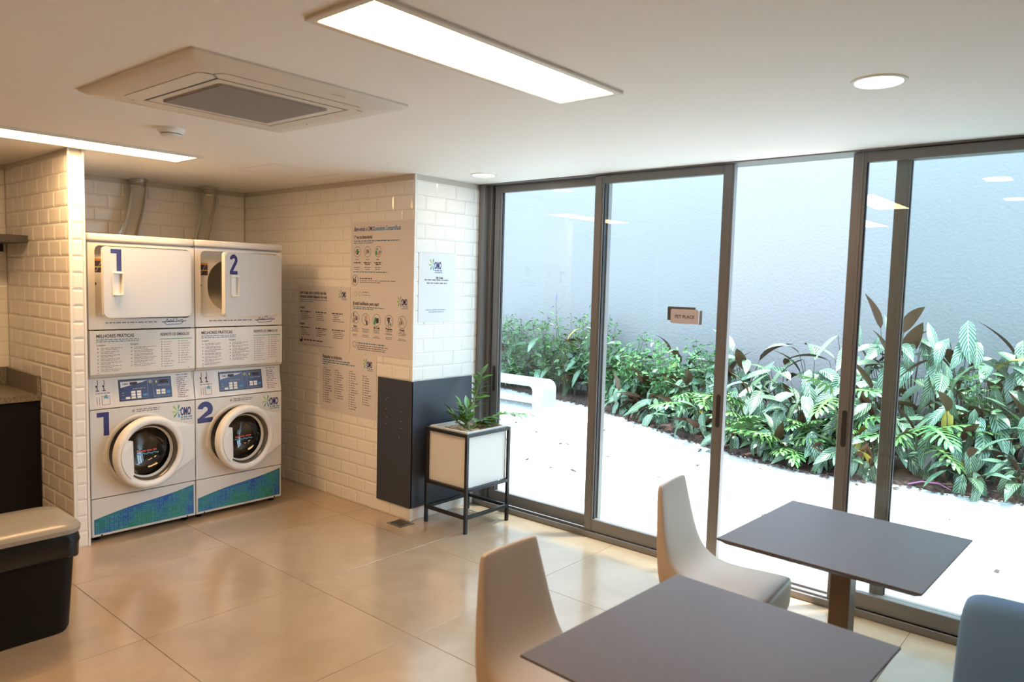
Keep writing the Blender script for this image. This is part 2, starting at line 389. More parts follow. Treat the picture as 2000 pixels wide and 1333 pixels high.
def sliding_door(num, x, ya, yb, handle_at):
    d = tag(empty('door_%d' % num), kind='structure'); sw = .068; t = .021
    top, bot = H-.012, .040
    for (p, q) in ((ya, ya-sw), (yb+sw, yb)):
        part('stile', M['alu'], d, (x-t, x+t, q, p, bot, top), (x-t-.004, x-t, q+.012, p-.040, bot, top))
    part('top_rail', M['alu'], d, (x-t, x+t, yb+sw, ya-sw, top-.052, top))
    part('bottom_rail', M['alu'], d, (x-t, x+t, yb+sw, ya-sw, bot, bot+.085))
    part('gasket', M['alud'], d, (x-.009, x+.009, ya-sw-.006, ya-sw+.001, bot+.08, top-.05), (x-.009, x+.009, yb+sw-.001, yb+sw+.006, bot+.08, top-.05), bev=0)
    part('pane', M['glass'], d, (x-.004, x+.004, yb+sw-.005, ya-sw+.005, bot+.08, top-.048), bev=0)
    if handle_at:
        yh = handle_at; b = MB(); b.prism(rrect(yh-.013, yh+.013, .90, 1.10, .0125, 4), x-t-.0065, x-t+.001, 'x')
        b.build('handle', M['alud'], d)
    return d
sliding_door(1, XW+.028, -1.195, -2.225, -1.232)
sliding_door(2, XW-.020, -2.145, -3.128, -3.098)
sliding_door(3, XW-.020, -3.785, -4.80, -3.822)
sliding_door(4, XW+.028, -3.985, -5.02, None)
# ------------------------------------------------------------------ ceiling fittings
def panel_light(x0, x1, y0, y1, label, m='led'):
    t = thing('panel_light', label, 'ceiling light', ((x0+x1)/2, (y0+y1)/2, H-.012), 0, 'linear ceiling panel lights')
    hx, hy = (x1-x0)/2, (y1-y0)/2; f = .028
    b = MB()
    for q in ((-hx-f, hx+f, -hy-f, -hy), (-hx-f, hx+f, hy, hy+f), (-hx-f, -hx, -hy, hy), (hx, hx+f, -hy, hy)): b.box(*q, 0, .0118, .002, 1)
    b.build('frame', M['acwhite'], t)
    b = MB(); b.box(-hx, hx, -hy, hy, .003, .011); b.build('diffuser', M[m], t)
panel_light(-.49, .665, -3.41, -3.155, 'wide glowing linear ceiling panel in front of the air conditioner', 'led_wide')
panel_light(-.80, .50, -.42, -.14, 'long glowing ceiling panel in front of the laundry alcove')
panel_light(-2.32, -1.27, -2.80, -2.545, 'glowing ceiling panel behind the viewer, mirrored in the glass doors')
def downlight(x, y, label):
    t = thing('downlight', label, 'ceiling light', (x, y, H-.008), 0, 'round ceiling downlights')
    b = MB(); b.lathe([(.0775, .001), (.0775, 0), (.092, .001), (.095, .0078)], 40); b.build('rim', M['white'], t, 40)
    b = MB(); b.lathe([(.0775, .0035), (.001, .003)], 40, cap1=True); b.build('diffuser', M['downlight'], t)
downlight(1.075, -4.245, 'round white recessed downlight above the window side tables')
downlight(2.01, -1.48, 'round white recessed downlight beside the tiled pillar')
downlight(-.12, -4.2, 'round white recessed downlight above the near brown table')
def air_conditioner():
    t = thing('air_conditioner', 'white square four way cassette air conditioner set in the ceiling', 'air conditioner', (-.117, -2.108, H-.03), R(1.0))
    h = .478
    def ring(k, z, n=4, r=.018): return [(x, y, z) for x, y in rrect(-h+k, h-k, -h+k, h-k, r, n)]
    b = MB(); V = b.grid([ring(0, .0298), ring(0, .022), ring(.02, .010), ring(.095, .004), ring(.105, 0)], close_u=True)
    b._take([b.bm.faces.new(V[-1])]); b.build('body', M['acwhite'], t, 50)
    for k in range(4):       # two flaps stand slightly open (towards the viewer), two are shut flush
        rot = Matrix.Rotation(R(-90*k), 4, 'Z'); op = k < 2
        b = MB(); b.prism(rrect(-.320, .320, -.370, -.280 if op else -.2955, .040, 6), -.0012, .001, 'z'); bmesh.ops.transform(b.bm, matrix=rot, verts=b.bm.verts); s_ = b.build('outlet_slot', M['acdark'] if op else M['acgrey'], t)
        b = MB(); b.prism(rrect(-.318, .318, -.3695, -.292 if op else -.297, .036, 6), -.0019, -.0010, 'z'); bmesh.ops.transform(b.bm, matrix=rot, verts=b.bm.verts); b.build('louver', M['acwhite'], s_)
    g = MB(); g.prism(rrect(-.245, .245, -.235, .245, .03, 5), -.0025, .001, 'z'); gr = g.build('grille', M['acgrey'], t)
    b = MB(); n = 26
    for i in range(n):
        y = -.228 + .466*(i+.5)/n; b.box(-.238, .238, y-.0055, y+.0045, -.0075, -.0015)
    tag(b.build('grille_slats', M['acgrey'], gr), kind='stuff')
    b = MB(); b.box(.35, .378, .115, .124, -.0015, .001); b.build('indicator', M['ink2'], t)
    b = MB(); b.ngon([(.10, -.444, .0030), (.17, -.444, .0030), (.17, -.436, .0030), (.10, -.436, .0030)]); 
    b.build('maker_mark', M['acgrey'], t)
air_conditioner()
t = thing('smoke_detector', 'small round white smoke detector on the ceiling by the alcove', 'smoke detector', (0.0, -1.16, H-.045))
b = MB(); b.lathe([(.066, .0448), (.066, .030), (.052, .018)], 36); b.build('base', M['white'], t, 40)
b = MB(); b.lathe([(.047, .022), (.047, .015)], 36); b.build('gap', M['acdark'], t)
b = MB(); b.lathe([(.051, .015), (.051, .009), (.043, .002), (.02, 0)], 36, cap1=True); b.build('cover', M['white'], t, 40)
b = MB()
hx0, hx1, hy0, hy1 = .93, 1.455, -.60, -.13
for q in ((hx0, hx1, hy0, hy0+.004), (hx0, hx1, hy1-.004, hy1), (hx0, hx0+.004, hy0, hy1), (hx1-.004, hx1, hy0, hy1)): b.box(*q, H-.0012, H)
tag(b.build('ceiling_hatch', M['acwhite']), 'flush square access hatch outlined in the ceiling by the alcove', 'hatch')
# ------------------------------------------------------------------ brand mark used on machines and posters (flat print)
def omo_mark(parent, x, z, h, y, dark):
    root = text('OMO', h*1.36, dark, parent, (x, y, z), bold=h*.05, sx=.40, name='logo_lettering', space=.98)
    b = MB()
    cx, cz = x - h*.33, z + h*.52
    for k, (a, ln) in enumerate(((80, .85), (128, .95), (182, .75), (235, .85), (285, .8), (25, .5))):
        d = Vector((math.cos(R(a)), math.sin(R(a)))); p = Vector((-d.y, d.x))
        b.mi = (0, 1, 1, 0, 2, 2)[k]
        pts = []
        for s, wd in ((.12, .02), (.35, .05), (.75, .10), (.95, .07), (1.0, 0.0)):
            pts.append((s, wd))
        poly = [Vector((cx, cz)) + d*(s*ln*h) + p*(wd*h) for s, wd in pts] + [Vector((cx, cz)) + d*(s*ln*h) - p*(wd*h) for s, wd in reversed(pts[:-1])]
        b.ngon([(q.x, y, q.y) for q in poly])
    b.build('logo_splash', [M['green'], M['lime'], M['cyan']], parent, recalc=False)
    rg = random.Random(3)
    rects_obj('logo_small_print', words(x+h*.05, x+h*1.5, z-h*.32, h*.14, rg) + words(x+h*.05, x+h*1.5, z-h*.58, h*.12, rg), y, M['inkb'], parent)
def numeral_two(cx, z0, h, wd):      # heavy '2' outline, returned as triangles strip points
    r = wd*.5; th = wd*.34; cz = z0 + h - r; out = []; inn = []
    for k in range(0, 15):
        a = R(172 - k*(172+38)/14); out.append((cx+r*math.cos(a), cz+r*math.sin(a))); inn.append((cx+(r-th)*math.cos(a), cz+(r-th)*math.sin(a)))
    out.append((cx - wd*.5 + th*1.25, z0+th*.92)); inn.append((cx-wd*.5, z0+th*.75))
    return out, inn, th
def numeral(n, x0, x1, z0, z1, y, parent):
    b = MB(); wd, h = x1-x0, z1-z0
    if n == 1:
        b.ngon([(x1-.46*wd, y, z0), (x1, y, z0), (x1, y, z1), (x0, y, z1), (x0, y, z1-.20*h), (x1-.46*wd, y, z1-.20*h)])
    else:
        o_, i_, th = numeral_two((x0+x1)/2, z0, h, wd)
        b.grid([[(u, y, v) for u, v in o_], [(u, y, v) for u, v in i_]])
        b.ngon([(x0, y+.0001, z0), (x1, y+.0001, z0), (x1, y+.0001, z0+th*.92), (x0, y+.0001, z0+th*.92)])
    b.build('numeral', M['navy'], parent, recalc=False)
def hole_plate(b, x0, x1, z0, z1, cx, cz, r, y0, y1, n=48, inner=None):
    # rectangular plate with a round (or given) hole, thickness y0..y1
    if inner is None: inner = [(cx+r*math.cos(2*math.pi*i/n), cz+r*math.sin(2*math.pi*i/n)) for i in range(n)]
    outer = []
    for (u, v) in inner:
        du, dv = u-cx, v-cz
        k = min(((x1-cx) if du > 0 else (x0-cx))/du if abs(du) > 1e-9 else 1e9, ((z1-cz) if dv > 0 else (z0-cz))/dv if abs(dv) > 1e-9 else 1e9)
        outer.append([cx+du*k, cz+dv*k])
    for c in ((x0,z0),(x1,z0),(x1,z1),(x0,z1)):
        j = min(range(len(outer)), key=lambda i: (outer[i][0]-c[0])**2+(outer[i][1]-c[1])**2); outer[j] = list(c)
    b.grid([[(u, y0, v) for u, v in outer], [(u, y0, v) for u, v in inner]], close_u=True)
    b.grid([[(u, y0, v) for u, v in inner], [(u, y1, v) for u, v in inner]], close_u=True)
    b.grid([[(u, y0, v) for u, v in outer], [(u, y1, v) for u, v in outer]], close_u=True)
    return b
def shell(name, x0, x1, y0, y1, z0, z1, m, parent, t=.012):
    b = MB()
    b.box(x0, x0+t, y0, y1, z0, z1, .003, 1); b.box(x1-t, x1, y0, y1, z0, z1, .003, 1); b.box(x0+t, x1-t, y1-t, y1, z0, z1)
    b.box(x0+t, x1-t, y0, y1-t, z0, z0+t); b.box(x0+t, x1-t, y0, y1-t, z1-t, z1); return b.build(name, m, parent)
MW = .680
# ------------------------------------------------------------------ washing machines
def washing_machine(n, ox, label, door_deg):
    t = thing('washing_machine', label, 'washing machine', (ox, 0, 0), 0, 'front loading washing machines')
    rg = random.Random(n)
    shell('cabinet', 0, MW, .024, .70, .028, 1.06, M['enamel'], t)
    for x in (.05, MW-.05):
        for y in (.07, .64):
            b = MB(); b.lathe([(.022, 0), (.024, .006), (.012, .012), (.012, .0275)], 12, x, y, 0, cap0=True, cap1=True); b.build('foot', M['black'], t)
    # front panel with porthole opening
    cx, cz = .325, .562
    b = MB(); hole_plate(b, .002, MW-.002, .288, .860, cx, cz, .216, 0, .022); fp = b.build('front_panel', M['enamel'], t)
    b = MB(); b.lathe([(.246, -.0002), (.242, -.004), (.228, -.005), (.216, -.001), (.216, .022)], 64, cx, 0, cz, 'y'); b.build('porthole_rim', M['enamel'], fp, 60)
    numeral(n, .040 if n == 1 else .014, .113 if n == 1 else .128, .690, .842, -.0006, fp)
    omo_mark(fp, .577, .764, .056, -.0008, M['navy'])
    rects_obj('small_print', words(.285, .44, .834, .006, rg) + words(.285, .44, .822, .006, rg, .95), -.0006, M['ink'], fp)
    b = MB(); b.disc(.265, .831, .010, -.0006, 12); b.build('icon', M['inkl'], fp, recalc=False)
    b = MB(); b.prism(rrect(.078, .094, .515, .585, .004, 3), -.003, .001, 'y'); lt = b.build('door_latch', M['enamel2'], fp)
    for z, r in ((.562, .0055), (.53, .003)):
        b = MB(); b.disc(.086, z, r, -.0034, 12); b.build('latch_hole', M['rubber'], lt, recalc=False)
    # kick panel and wave sticker
    b = MB(); b.box(.002, MW-.002, 0, .022, .036, .282, .004, 2); kp = b.build('kick_panel', M['enamel'], t)
    def wave(u): return .150 + (.262-.150)*u + .006*math.sin(u*6.0)
    cols = [(.014 + (MW-.028)*i/16) for i in range(17)]
    b = MB(); b.grid([[(x, -.0007, .052) for x in cols], [(x, -.0007, wave(i/16)) for i, x in enumerate(cols)]])
    b.build('wave_sticker', M['wave'], kp, recalc=False)
    b = MB()
    for i in range(22):
        for j in range(8):
            x = .022 + i*.0292; z = .058 + j*.0265
            k = rg.random()
            if z + .022 > wave((x+.012-.014)/(MW-.028)) or x+.022 > MW-.014: continue
            if k < .10: continue
            wd, hh, th = .0205, .0185, .0034; y = -.0011
            segs = {'o': 'tblr', 'c': 'tbl', 'u': 'blr', 'n': 'tlr', 'e': 'tblm', 'a': 'tbrm', 'd': 'tblr'}[rg.choice('ocunead')]
            for c in segs:
                q = {'t': (x, z+hh-th, x+wd, z+hh), 'b': (x, z, x+wd, z+th), 'l': (x, z, x+th, z+hh), 'r': (x+wd-th, z, x+wd, z+hh), 'm': (x+th, z+hh/2-th/2, x+wd-th, z+hh/2+th/2)}[c]
                b.ngon([(q[0], y, q[1]), (q[2], y, q[1]), (q[2], y, q[3]), (q[0], y, q[3])])
    tag(b.build('letter_pattern', M['glyph'], kp, recalc=False), kind='stuff')
    for x in (.06, MW-.06):
        b = MB(); b.lathe([(.006, .002), (.005, -.002)], 10, x, -.0005, .042, 'y', cap1=True); b.build('screw', M['seam'], kp)
    # sloped control panel
    b = MB(); b.prism([(.001, .866), (.2, .866), (.2, 1.066), (.034, 1.066)], .002, MW-.002, 'x'); cp = b.build('control_panel', M['enamel'], t)
    sl_ = empty('control_face', (0, .001, .866), 0, t); sl_.rotation_euler = (-math.atan2(.033, .2), 0, 0)
    # face-local print sits directly on the slope: z up the slope
    bpy.data.objects.remove(sl_)
    a = math.atan2(.033, .2)
    def F(x, s, k=.0008): return (x, .001 + s*math.sin(a) - k*math.cos(a), .866 + s*math.cos(a) + 0)
    def plate(name, x0, x1, s0, s1, m, k0=.0008, parent=cp):
        bb = MB(); bb.grid([[F(x0, s0, 0), F(x1, s0, 0), F(x1, s1, 0), F(x0, s1, 0)], [F(x0, s0, k0), F(x1, s0, k0), F(x1, s1, k0), F(x0, s1, k0)]], close_u=True)
        bb.ngon([F(x0, s0, k0), F(x1, s0, k0), F(x1, s1, k0), F(x0, s1, k0)]); return bb.build(name, m, parent)
    def many(name, rects, m, k, stuff=True):
        bb = MB()
        for x0, s0, x1, s1 in rects: bb.ngon([F(x0, s0, k), F(x1, s0, k), F(x1, s1, k), F(x0, s1, k)])
        o = bb.build(name, m, cp, recalc=False)
        if stuff: o['kind'] = 'stuff'
        return o
    plate('display_bezel', .182, .524, .034, .176, M['black'], .0015)
    plate('display', .188, .518, .040, .170, M['navy2'], .0022)
    many('display_border', [(.192, .046, .366, .048), (.192, .162, .366, .164), (.364, .046, .366, .164), (.402, .046, .404, .164), (.402, .046, .512, .048), (.402, .162, .512, .164)], M['inkl'], .0027)
    bb = MB(); bb.ngon([F(.194, .122, .0026), F(.25, .134, .0026), F(.33, .150, .0026), F(.362, .160, .0026), F(.194, .160, .0026)]); bb.build('display_swoosh', M['paper'], cp, recalc=False)
    many('screen', [(.252, .138, .30, .156)], M['ink2'], .0030, False); many('screen', [(.444, .134, .50, .156)], M['ink2'], .0030, False)
    text('OMO', .016, M['navy'], cp, F(.205, .140, .003), (R(90)-a, 0, 0), bold=.0005)
    btn = [(.258+.036*i, .046+.018*j) for i in range(2) for j in range(3)] + [(.222, .046)] + [(.420+.034*i, .060+.018*j) for i in range(2) for j in range(2)]
    for x, s in btn: plate('button', x, x+.026, s, s+.0145, M['paper'], .0040)
    plate('button', .334, .360, .058, .072, M['cyan'], .0040); plate('button', .488, .512, .064, .080, M['cyan'], .0040)
    many('display_lettering', words(.27, .35, .108, .006, rg) + words(.43, .51, .118, .006, rg) + words(.20, .215, .085, .004, rg) + words(.20, .215, .070, .004, rg), M['inkl'], .0030)
    bb = MB(); bb.ngon([F(.384+.013*math.cos(2*math.pi*i/16), .150+.013*math.sin(2*math.pi*i/16), .0032) for i in range(16)]); bb.build('badge', M['inkl'], cp, recalc=False)
    many('indicator', [(.418, .138, .428, .154)], M['yellow'], .0030, False)
    plate('instruction_sticker', .030, .140, .010, .196, M['poster'], .0008)
    many('bottle_drawing', [(.055, .150, .059, .185), (.044, .138, .056, .150), (.050, .118, .056, .140), (.043, .112, .064, .118), (.095, .150, .099, .185), (.084, .138, .096, .150), (.090, .118, .096, .140), (.083, .112, .104, .118)], M['ink2'], .0014)
    many('drawer_drawing', [(.045, .022, .048, .078), (.060, .022, .063, .075), (.075, .022, .079, .080), (.079, .077, .125, .080), (.122, .022, .125, .080), (.079, .022, .125, .025)] + words(.042, .13, .095, .006, rg), M['ink'], .0014)
    bb = MB(); bb.ngon([F(.085, .066, .0015), F(.118, .062, .0015), F(.104, .092, .0015)]); bb.build('arrow_drawing', M['glyph'], cp, recalc=False)
    plate('instruction_sticker', .548, .656, .008, .198, M['poster'], .0008)
    many('sticker_heading', words(.560, .645, .178, .009, rg), M['inkb'], .0014)
    many('sticker_text', sum([words(.562, .648, .160-.0135*i, .0055, rg, rg.uniform(.6, 1)) for i in range(11)], []), M['ink'], .0014)
    # drum behind the door
    b = MB(); b.lathe([(.216, .022), (.210, .05), (.198, .09)], 48, cx, 0, cz, 'y'); b.build('door_gasket', M['rubber'], t, 60)
    b = MB(); b.lathe([(.20, .09), (.235, .10), (.235, .48), (.05, .50)], 40, cx, 0, cz, 'y', cap1=True)
    for k in range(3):
        aa = R(90+120*k); p = Vector((cx+.21*math.cos(aa), .12, cz+.21*math.sin(aa))); b.tube([p, p+Vector((0, .34, 0))], .025, 8)
    b.build('drum', M['steel'], t, 40)
    # hinged door: local origin on the hinge line at the right
    hx = .655; d = empty('door', (hx, -.004, cz), 0, None); bpy.data.objects.remove(d)
    L = cx - hx + .004                                # centre of the ring from the hinge
    b = MB(); b.lathe([(.160, -.002), (.228, -.002), (.237, -.010), (.2385, -.036), (.234, -.054), (.220, -.064), (.203, -.061), (.190, -.055), (.184, -.040), (.160, -.002)], 72, L, 0, 0, 'y')
    d = b.build('door', M['enamel2'], t, 55)
    d.location = (hx, -.004, cz-.004); d.rotation_euler = (0, 0, R(door_deg))
    b = MB(); b.lathe([(.186, -.052), (.183, -.050), (.174, -.030), (.160, .020), (.132, .075), (.10, .10), (.002, .105)], 56, L, 0, 0, 'y', cap1=True); b.build('porthole_glass', M['bowl'], d, 60)
    # handle: plate over the left chord of the ring
    pts = []
    for k in range(13):
        aa = R(180-46+92*k/12); pts.append((L+.208*math.cos(aa), .208*math.sin(aa)))
    pts += [(L-.128, -.118), (L-.134, .098), (L-.168, .106)]
    b = MB(); b.prism(pts, -.070, -.046, 'y'); hd = b.build('handle', M['enamel2'], d)
    b = MB(); b.ngon([(L-.192, -.0704, .022), (L-.138, -.0704, .084), (L-.136, -.0704, .095), (L-.186, -.0704, .092)]); b.build('handle_grip', M['white'], hd, recalc=False)
    # flared hinge cover to the right edge
    tp = [(L+.115, .200), (.012, .130), (.012, -.105), (L+.150, -.175)] + [(L+.225*math.cos(R(q)), .225*math.sin(R(q))) for q in (-40, -20, 0, 20, 40, 55)]
    b = MB(); V = b.grid([[(u, -.002, v) for u, v in tp], [(u, -.012-.034*max(0, min(1, (.012-u)/.14)), v) for u, v in tp]], close_u=True)
    b._take([b.bm.faces.new(V[1])]); b.build('hinge_cover', M['enamel2'], d)
    b = MB(); y = -.0475
    b.mi = 0
    for q in words(L-.095, L+.04, .012, .010, rg): b.ngon([(q[0], y, q[1]), (q[2], y, q[1]), (q[2], y, q[3]), (q[0], y, q[3])])
    b.mi = 1
    b.grid([[(L-.10+.15*i/18, y, -.006+.004*math.sin(i*1.4)) for i in range(19)], [(L-.10+.15*i/18, y, .001+.004*math.sin(i*1.4)) for i in range(19)]])
    b.build('glass_lettering', [M['red'], M['glyph']], d, recalc=False)
def wave_mat():
    m = mat('blue green sticker', (.02, .2, .3), .4); t = m.node_tree; p = t.nodes['Principled BSDF']; tc = nd(t, 'ShaderNodeTexCoord')
    n = nd(t, 'ShaderNodeTexNoise'); n.inputs['Scale'].default_value = 6; n.inputs['Detail'].default_value = 3
    r = nd(t, 'ShaderNodeValToRGB'); e = r.color_ramp.elements; e[0].position = .40; e[0].color = (.006, .075, .34, 1); e[1].position = .60; e[1].color = (.015, .20, .13, 1)
    k = e.new(.5); k.color = (.012, .15, .25, 1)
    t.links.new(tc.outputs['Object'], n.inputs['Vector']); t.links.new(n.outputs['Fac'], r.inputs[0]); t.links.new(r.outputs[0], p.inputs['Base Color']); return m
M['wave'] = wave_mat()
washing_machine(1, 0.002, 'white front loading washing machine with a large numeral 1, next to the tiled partition end', 7)
washing_machine(2, .685, 'white front loading washing machine with a large numeral 2, beside the poster wall', 7)
# ------------------------------------------------------------------ dryers stacked on the washers
def dryer(n, ox, label, door_deg):
    t = thing('tumble_dryer', label, 'dryer', (ox, 0, 0), 0, 'tumble dryers stacked on the washing machines')
    rg = random.Random(10+n)
    shell('cabinet', 0, MW, .024, .70, 1.0675, 1.93, M['enamel'], t)
    # lower information panel
    b = MB(); b.box(.002, MW-.002, -.012, .024, 1.085, 1.366, .004, 2); ip = b.build('information_panel', M['enamel'], t)
    b = MB(); b.prism([(-.012, 1.085), (.024, 1.085), (.024, 1.0675), (.006, 1.0675)], .004, MW-.004, 'x'); b.build('bottom_lip', M['enamel'], t)
    y = -.0125
    text('MELHORES PRÁTICAS', .030, M['ink2'], ip, (.040, y, 1.322), sx=.80, bold=.0006)
    text('RESPEITE OS SÍMBOLOS', .027, M['ink2'], ip, (.440, y, 1.322), sx=.70, bold=.0005)
    rects_obj('subheading', words(.04, .30, 1.306, .0055, rg) + words(.04, .33, 1.294, .0055, rg, .9), y-.0002, M['inkb'], ip)
    rects_obj('green_rule', [(.438, 1.2975, .658, 1.302)], y-.0002, M['green'], ip, False)
    text('Lavagem', .017, M['ink2'], ip, (.042, y, 1.270), sx=.9); text('Secagem', .017, M['ink2'], ip, (.245, y, 1.270), sx=.9)
    L = []; bl = []
    for i in range(7):
        z = 1.252 - .023*i; L += words(.066, .20, z, .0052, rg, rg.uniform(.85, 1)) + words(.066, .20, z-.0095, .0052, rg, rg.uniform(.4, .9)); bl.append((.046, z-.004, .053, z+.003))
    for i in range(6):
        z = 1.252 - .023*i; L += words(.270, .415, z, .0052, rg, rg.uniform(.85, 1)) + words(.270, .415, z-.0095, .0052, rg, rg.uniform(.4, .9)); bl.append((.250, z-.004, .257, z+.003))
    for i in range(11):
        z = 1.278 - .0165*i; L += words(.462, .535, z, .0050, rg, rg.uniform(.5, 1)); bl.append((.445, z, .452, z+.006))
        if i < 10: L += words(.578, .655, z+.002, .0050, rg, rg.uniform(.5, 1)); bl.append((.561, z+.002, .568, z+.008))
    rects_obj('small_print', L, y-.0002, M['inkl'], ip); rects_obj('bullet_marks', bl, y-.0002, M['ink'], ip)
    for x in (.05, .63):
        b = MB(); b.disc(x, 1.097, .004, y-.0003, 10); b.build('screw', M['inkl'], ip, recalc=False)
    # upper front with rounded opening
    x0, x1, z0, z1 = .042, .650, 1.440, 1.905
    inner = rrect(x0, x1, z0, z1, .030, 6)
    b = MB(); hole_plate(b, .002, MW-.002, 1.374, 1.920, (x0+x1)/2, (z0+z1)/2, 0, -.004, .036, inner=inner); uf = b.build('front_panel', M['enamel'], t)
    b = MB(); hole_plate(b, x0-.002, x1+.002, z0-.002, z1+.002, .335, 1.665, .20, .034, .05, inner=[(.335+.225*math.copysign(abs(math.cos(2*math.pi*i/48))**.85, math.cos(2*math.pi*i/48)), 1.665+.195*math.copysign(abs(math.sin(2*math.pi*i/48))**.85, math.sin(2*math.pi*i/48))) for i in range(48)]); bk = b.build('bulkhead', M['enamel'], t)
    b = MB(); b.lathe([(.225, .05), (.27, .09), (.27, .55), (.04, .58)], 40, .335, 0, 1.665, 'y', cap1=True); b.build('drum', M['steel'], t, 40)
    b = MB()
    for k, (q, m_) in enumerate((((.052, 1.735, .112, 1.808), 0), ((.052, 1.808, .112, 1.822), 1), ((.054, 1.768, .108, 1.772), 2))):
        b.mi = m_; yy = .0335 - .0003*k; b.ngon([(q[0], yy, q[1]), (q[2], yy, q[1]), (q[2], yy, q[3]), (q[0], yy, q[3])])
    b.mi = 3; b.ngon([(.060, .0324, 1.742), (.064, .0324, 1.742), (.096, .0324, 1.806), (.092, .0324, 1.806)])
    b.build('warning_sticker', [M['ink2'], M['orange'], M['yellow'], M['inkl']], bk, recalc=False)
    b = MB(); b.box(.053, .062, .030, .0335, 1.655, 1.672); b.build('door_switch', M['rubber'], bk)
    rects_obj('small_print', words(.10, .43, 1.412, .0075, rg), -.0045, M['ink'], uf)
    b = MB(); yy = -.0046
    def stroke(p, q, wd):
        p, q = Vector(p), Vector(q); d = (q-p).normalized(); s_ = Vector((-d.y, d.x))*wd/2
        b.ngon([(v.x, yy, v.y) for v in (p-s_, q-s_, q+s_, p+s_)])
    for p, q, wd in (((.455, 1.414), (.62, 1.419), .005), ((.485, 1.396), (.585, 1.399), .004), ((.47, 1.412), (.487, 1.396), .004), ((.60, 1.418), (.583, 1.398), .004), ((.48, 1.418), (.492, 1.434), .004), ((.492, 1.434), (.500, 1.418), .004), ((.505, 1.418), (.516, 1.430), .004), ((.516, 1.430), (.524, 1.418), .004), ((.53, 1.418), (.536, 1.440), .004), ((.536, 1.440), (.556, 1.440), .003), ((.556, 1.440), (.552, 1.424), .004), ((.56, 1.424), (.60, 1.429), .003)): stroke(p, q, wd)
    b.build('maker_mark', M['navy'], uf, recalc=False)
    b = MB(); b.box(0, MW, -.010, .70, 1.932, 1.980, .012, 3); b.build('top_cap', M['enamel'], t, 40)
    # door, hinged at the right
    hx = .640; dw = .588
    b = MB(); b.prism(rrect(-dw, 0, 1.452, 1.898, .026, 6), -.034, -.006, 'y')
    es = [e for e in b.bm.edges if all(abs(v.co.y+.034) < 1e-6 for v in e.verts)]
    bmesh.ops.bevel(b.bm, geom=es, offset=.006, segments=2, affect='EDGES')
    d = b.build('door', M['enamel'], t, 40); d.location = (hx, 0, 0); d.rotation_euler = (0, 0, R(door_deg))
    k = -dw
    b = MB(); b.box(k+.052, k+.114, -.040, -.0335, 1.590, 1.742, .003, 1); hb = b.build('handle_plate', M['enamel2'], d)
    b = MB()
    b.box(k+.056, k+.112, -.062, -.039, 1.728, 1.740, .003, 1); b.box(k+.056, k+.112, -.062, -.039, 1.592, 1.604, .003, 1); b.box(k+.104, k+.114, -.062, -.039, 1.592, 1.740, .003, 1)
    b.build('handle', M['enamel2'], d)
    numeral(n, k+.045, k+.112 if n == 1 else k+.122, 1.746, 1.884, -.0346, d)
    for z in (1.80, 1.55):
        b = MB(); b.box(-.004, .004, -.010, -.001, z-.035, z+.035, .002, 1); b.build('hinge', M['seam'], d)
dryer(1, .002, 'white tumble dryer with a numeral 1 on its nearly closed door', 6)
dryer(2, .685, 'white tumble dryer with a numeral 2 on its door standing wide ajar', 20)
# flexible ducts from the dryers up to the ceiling
def duct(pts, label):
    b = MB(); N = 96; P = [Vector(p) for p in pts]; path = []
    def cr(p0, p1, p2, p3, u): return .5*((2*p1)+(-p0+p2)*u+(2*p0-5*p1+4*p2-p3)*u*u+(-p0+3*p1-3*p2+p3)*u**3)
    E_ = [P[0]*2-P[1]] + P + [P[-1]*2-P[-2]]
    for i in range(N+1):
        s = i/N*(len(P)-1); k = min(int(s), len(P)-2); path.append(cr(*E_[k:k+4], s-k))
    t = thing('exhaust_duct', label, 'duct', tuple(path[0]), 0, 'foil exhaust ducts above the dryers')
    o0 = path[0]
    b.tube([p-o0 for p in path], [.054 + (.0045 if i % 2 else 0) for i in range(N+1)], 20); b.build('hose', M['foil'], t, 80)
    q = path[-1]-o0
    b = MB(); b.lathe([(.062, -.022), (.064, -.020), (.064, -.0005), (.050, -.0005)], 28, q.x, q.y, H-o0.z); b.build('collar', M['steel'], t, 40)
duct([(.52, .86, 1.55), (.585, .90, 1.80), (.657, .98, 2.043), (.734, 1.06, 2.234), (.773, 1.10, 2.40), (.776, 1.10, 2.476)], 'ribbed foil exhaust duct nearer the tiled partition')
duct([(1.08, .86, 1.55), (1.15, .90, 1.80), (1.223, .98, 2.023), (1.314, 1.06, 2.245), (1.356, 1.10, 2.40), (1.36, 1.10, 2.476)], 'ribbed foil exhaust duct nearer the wall of printed sheets')
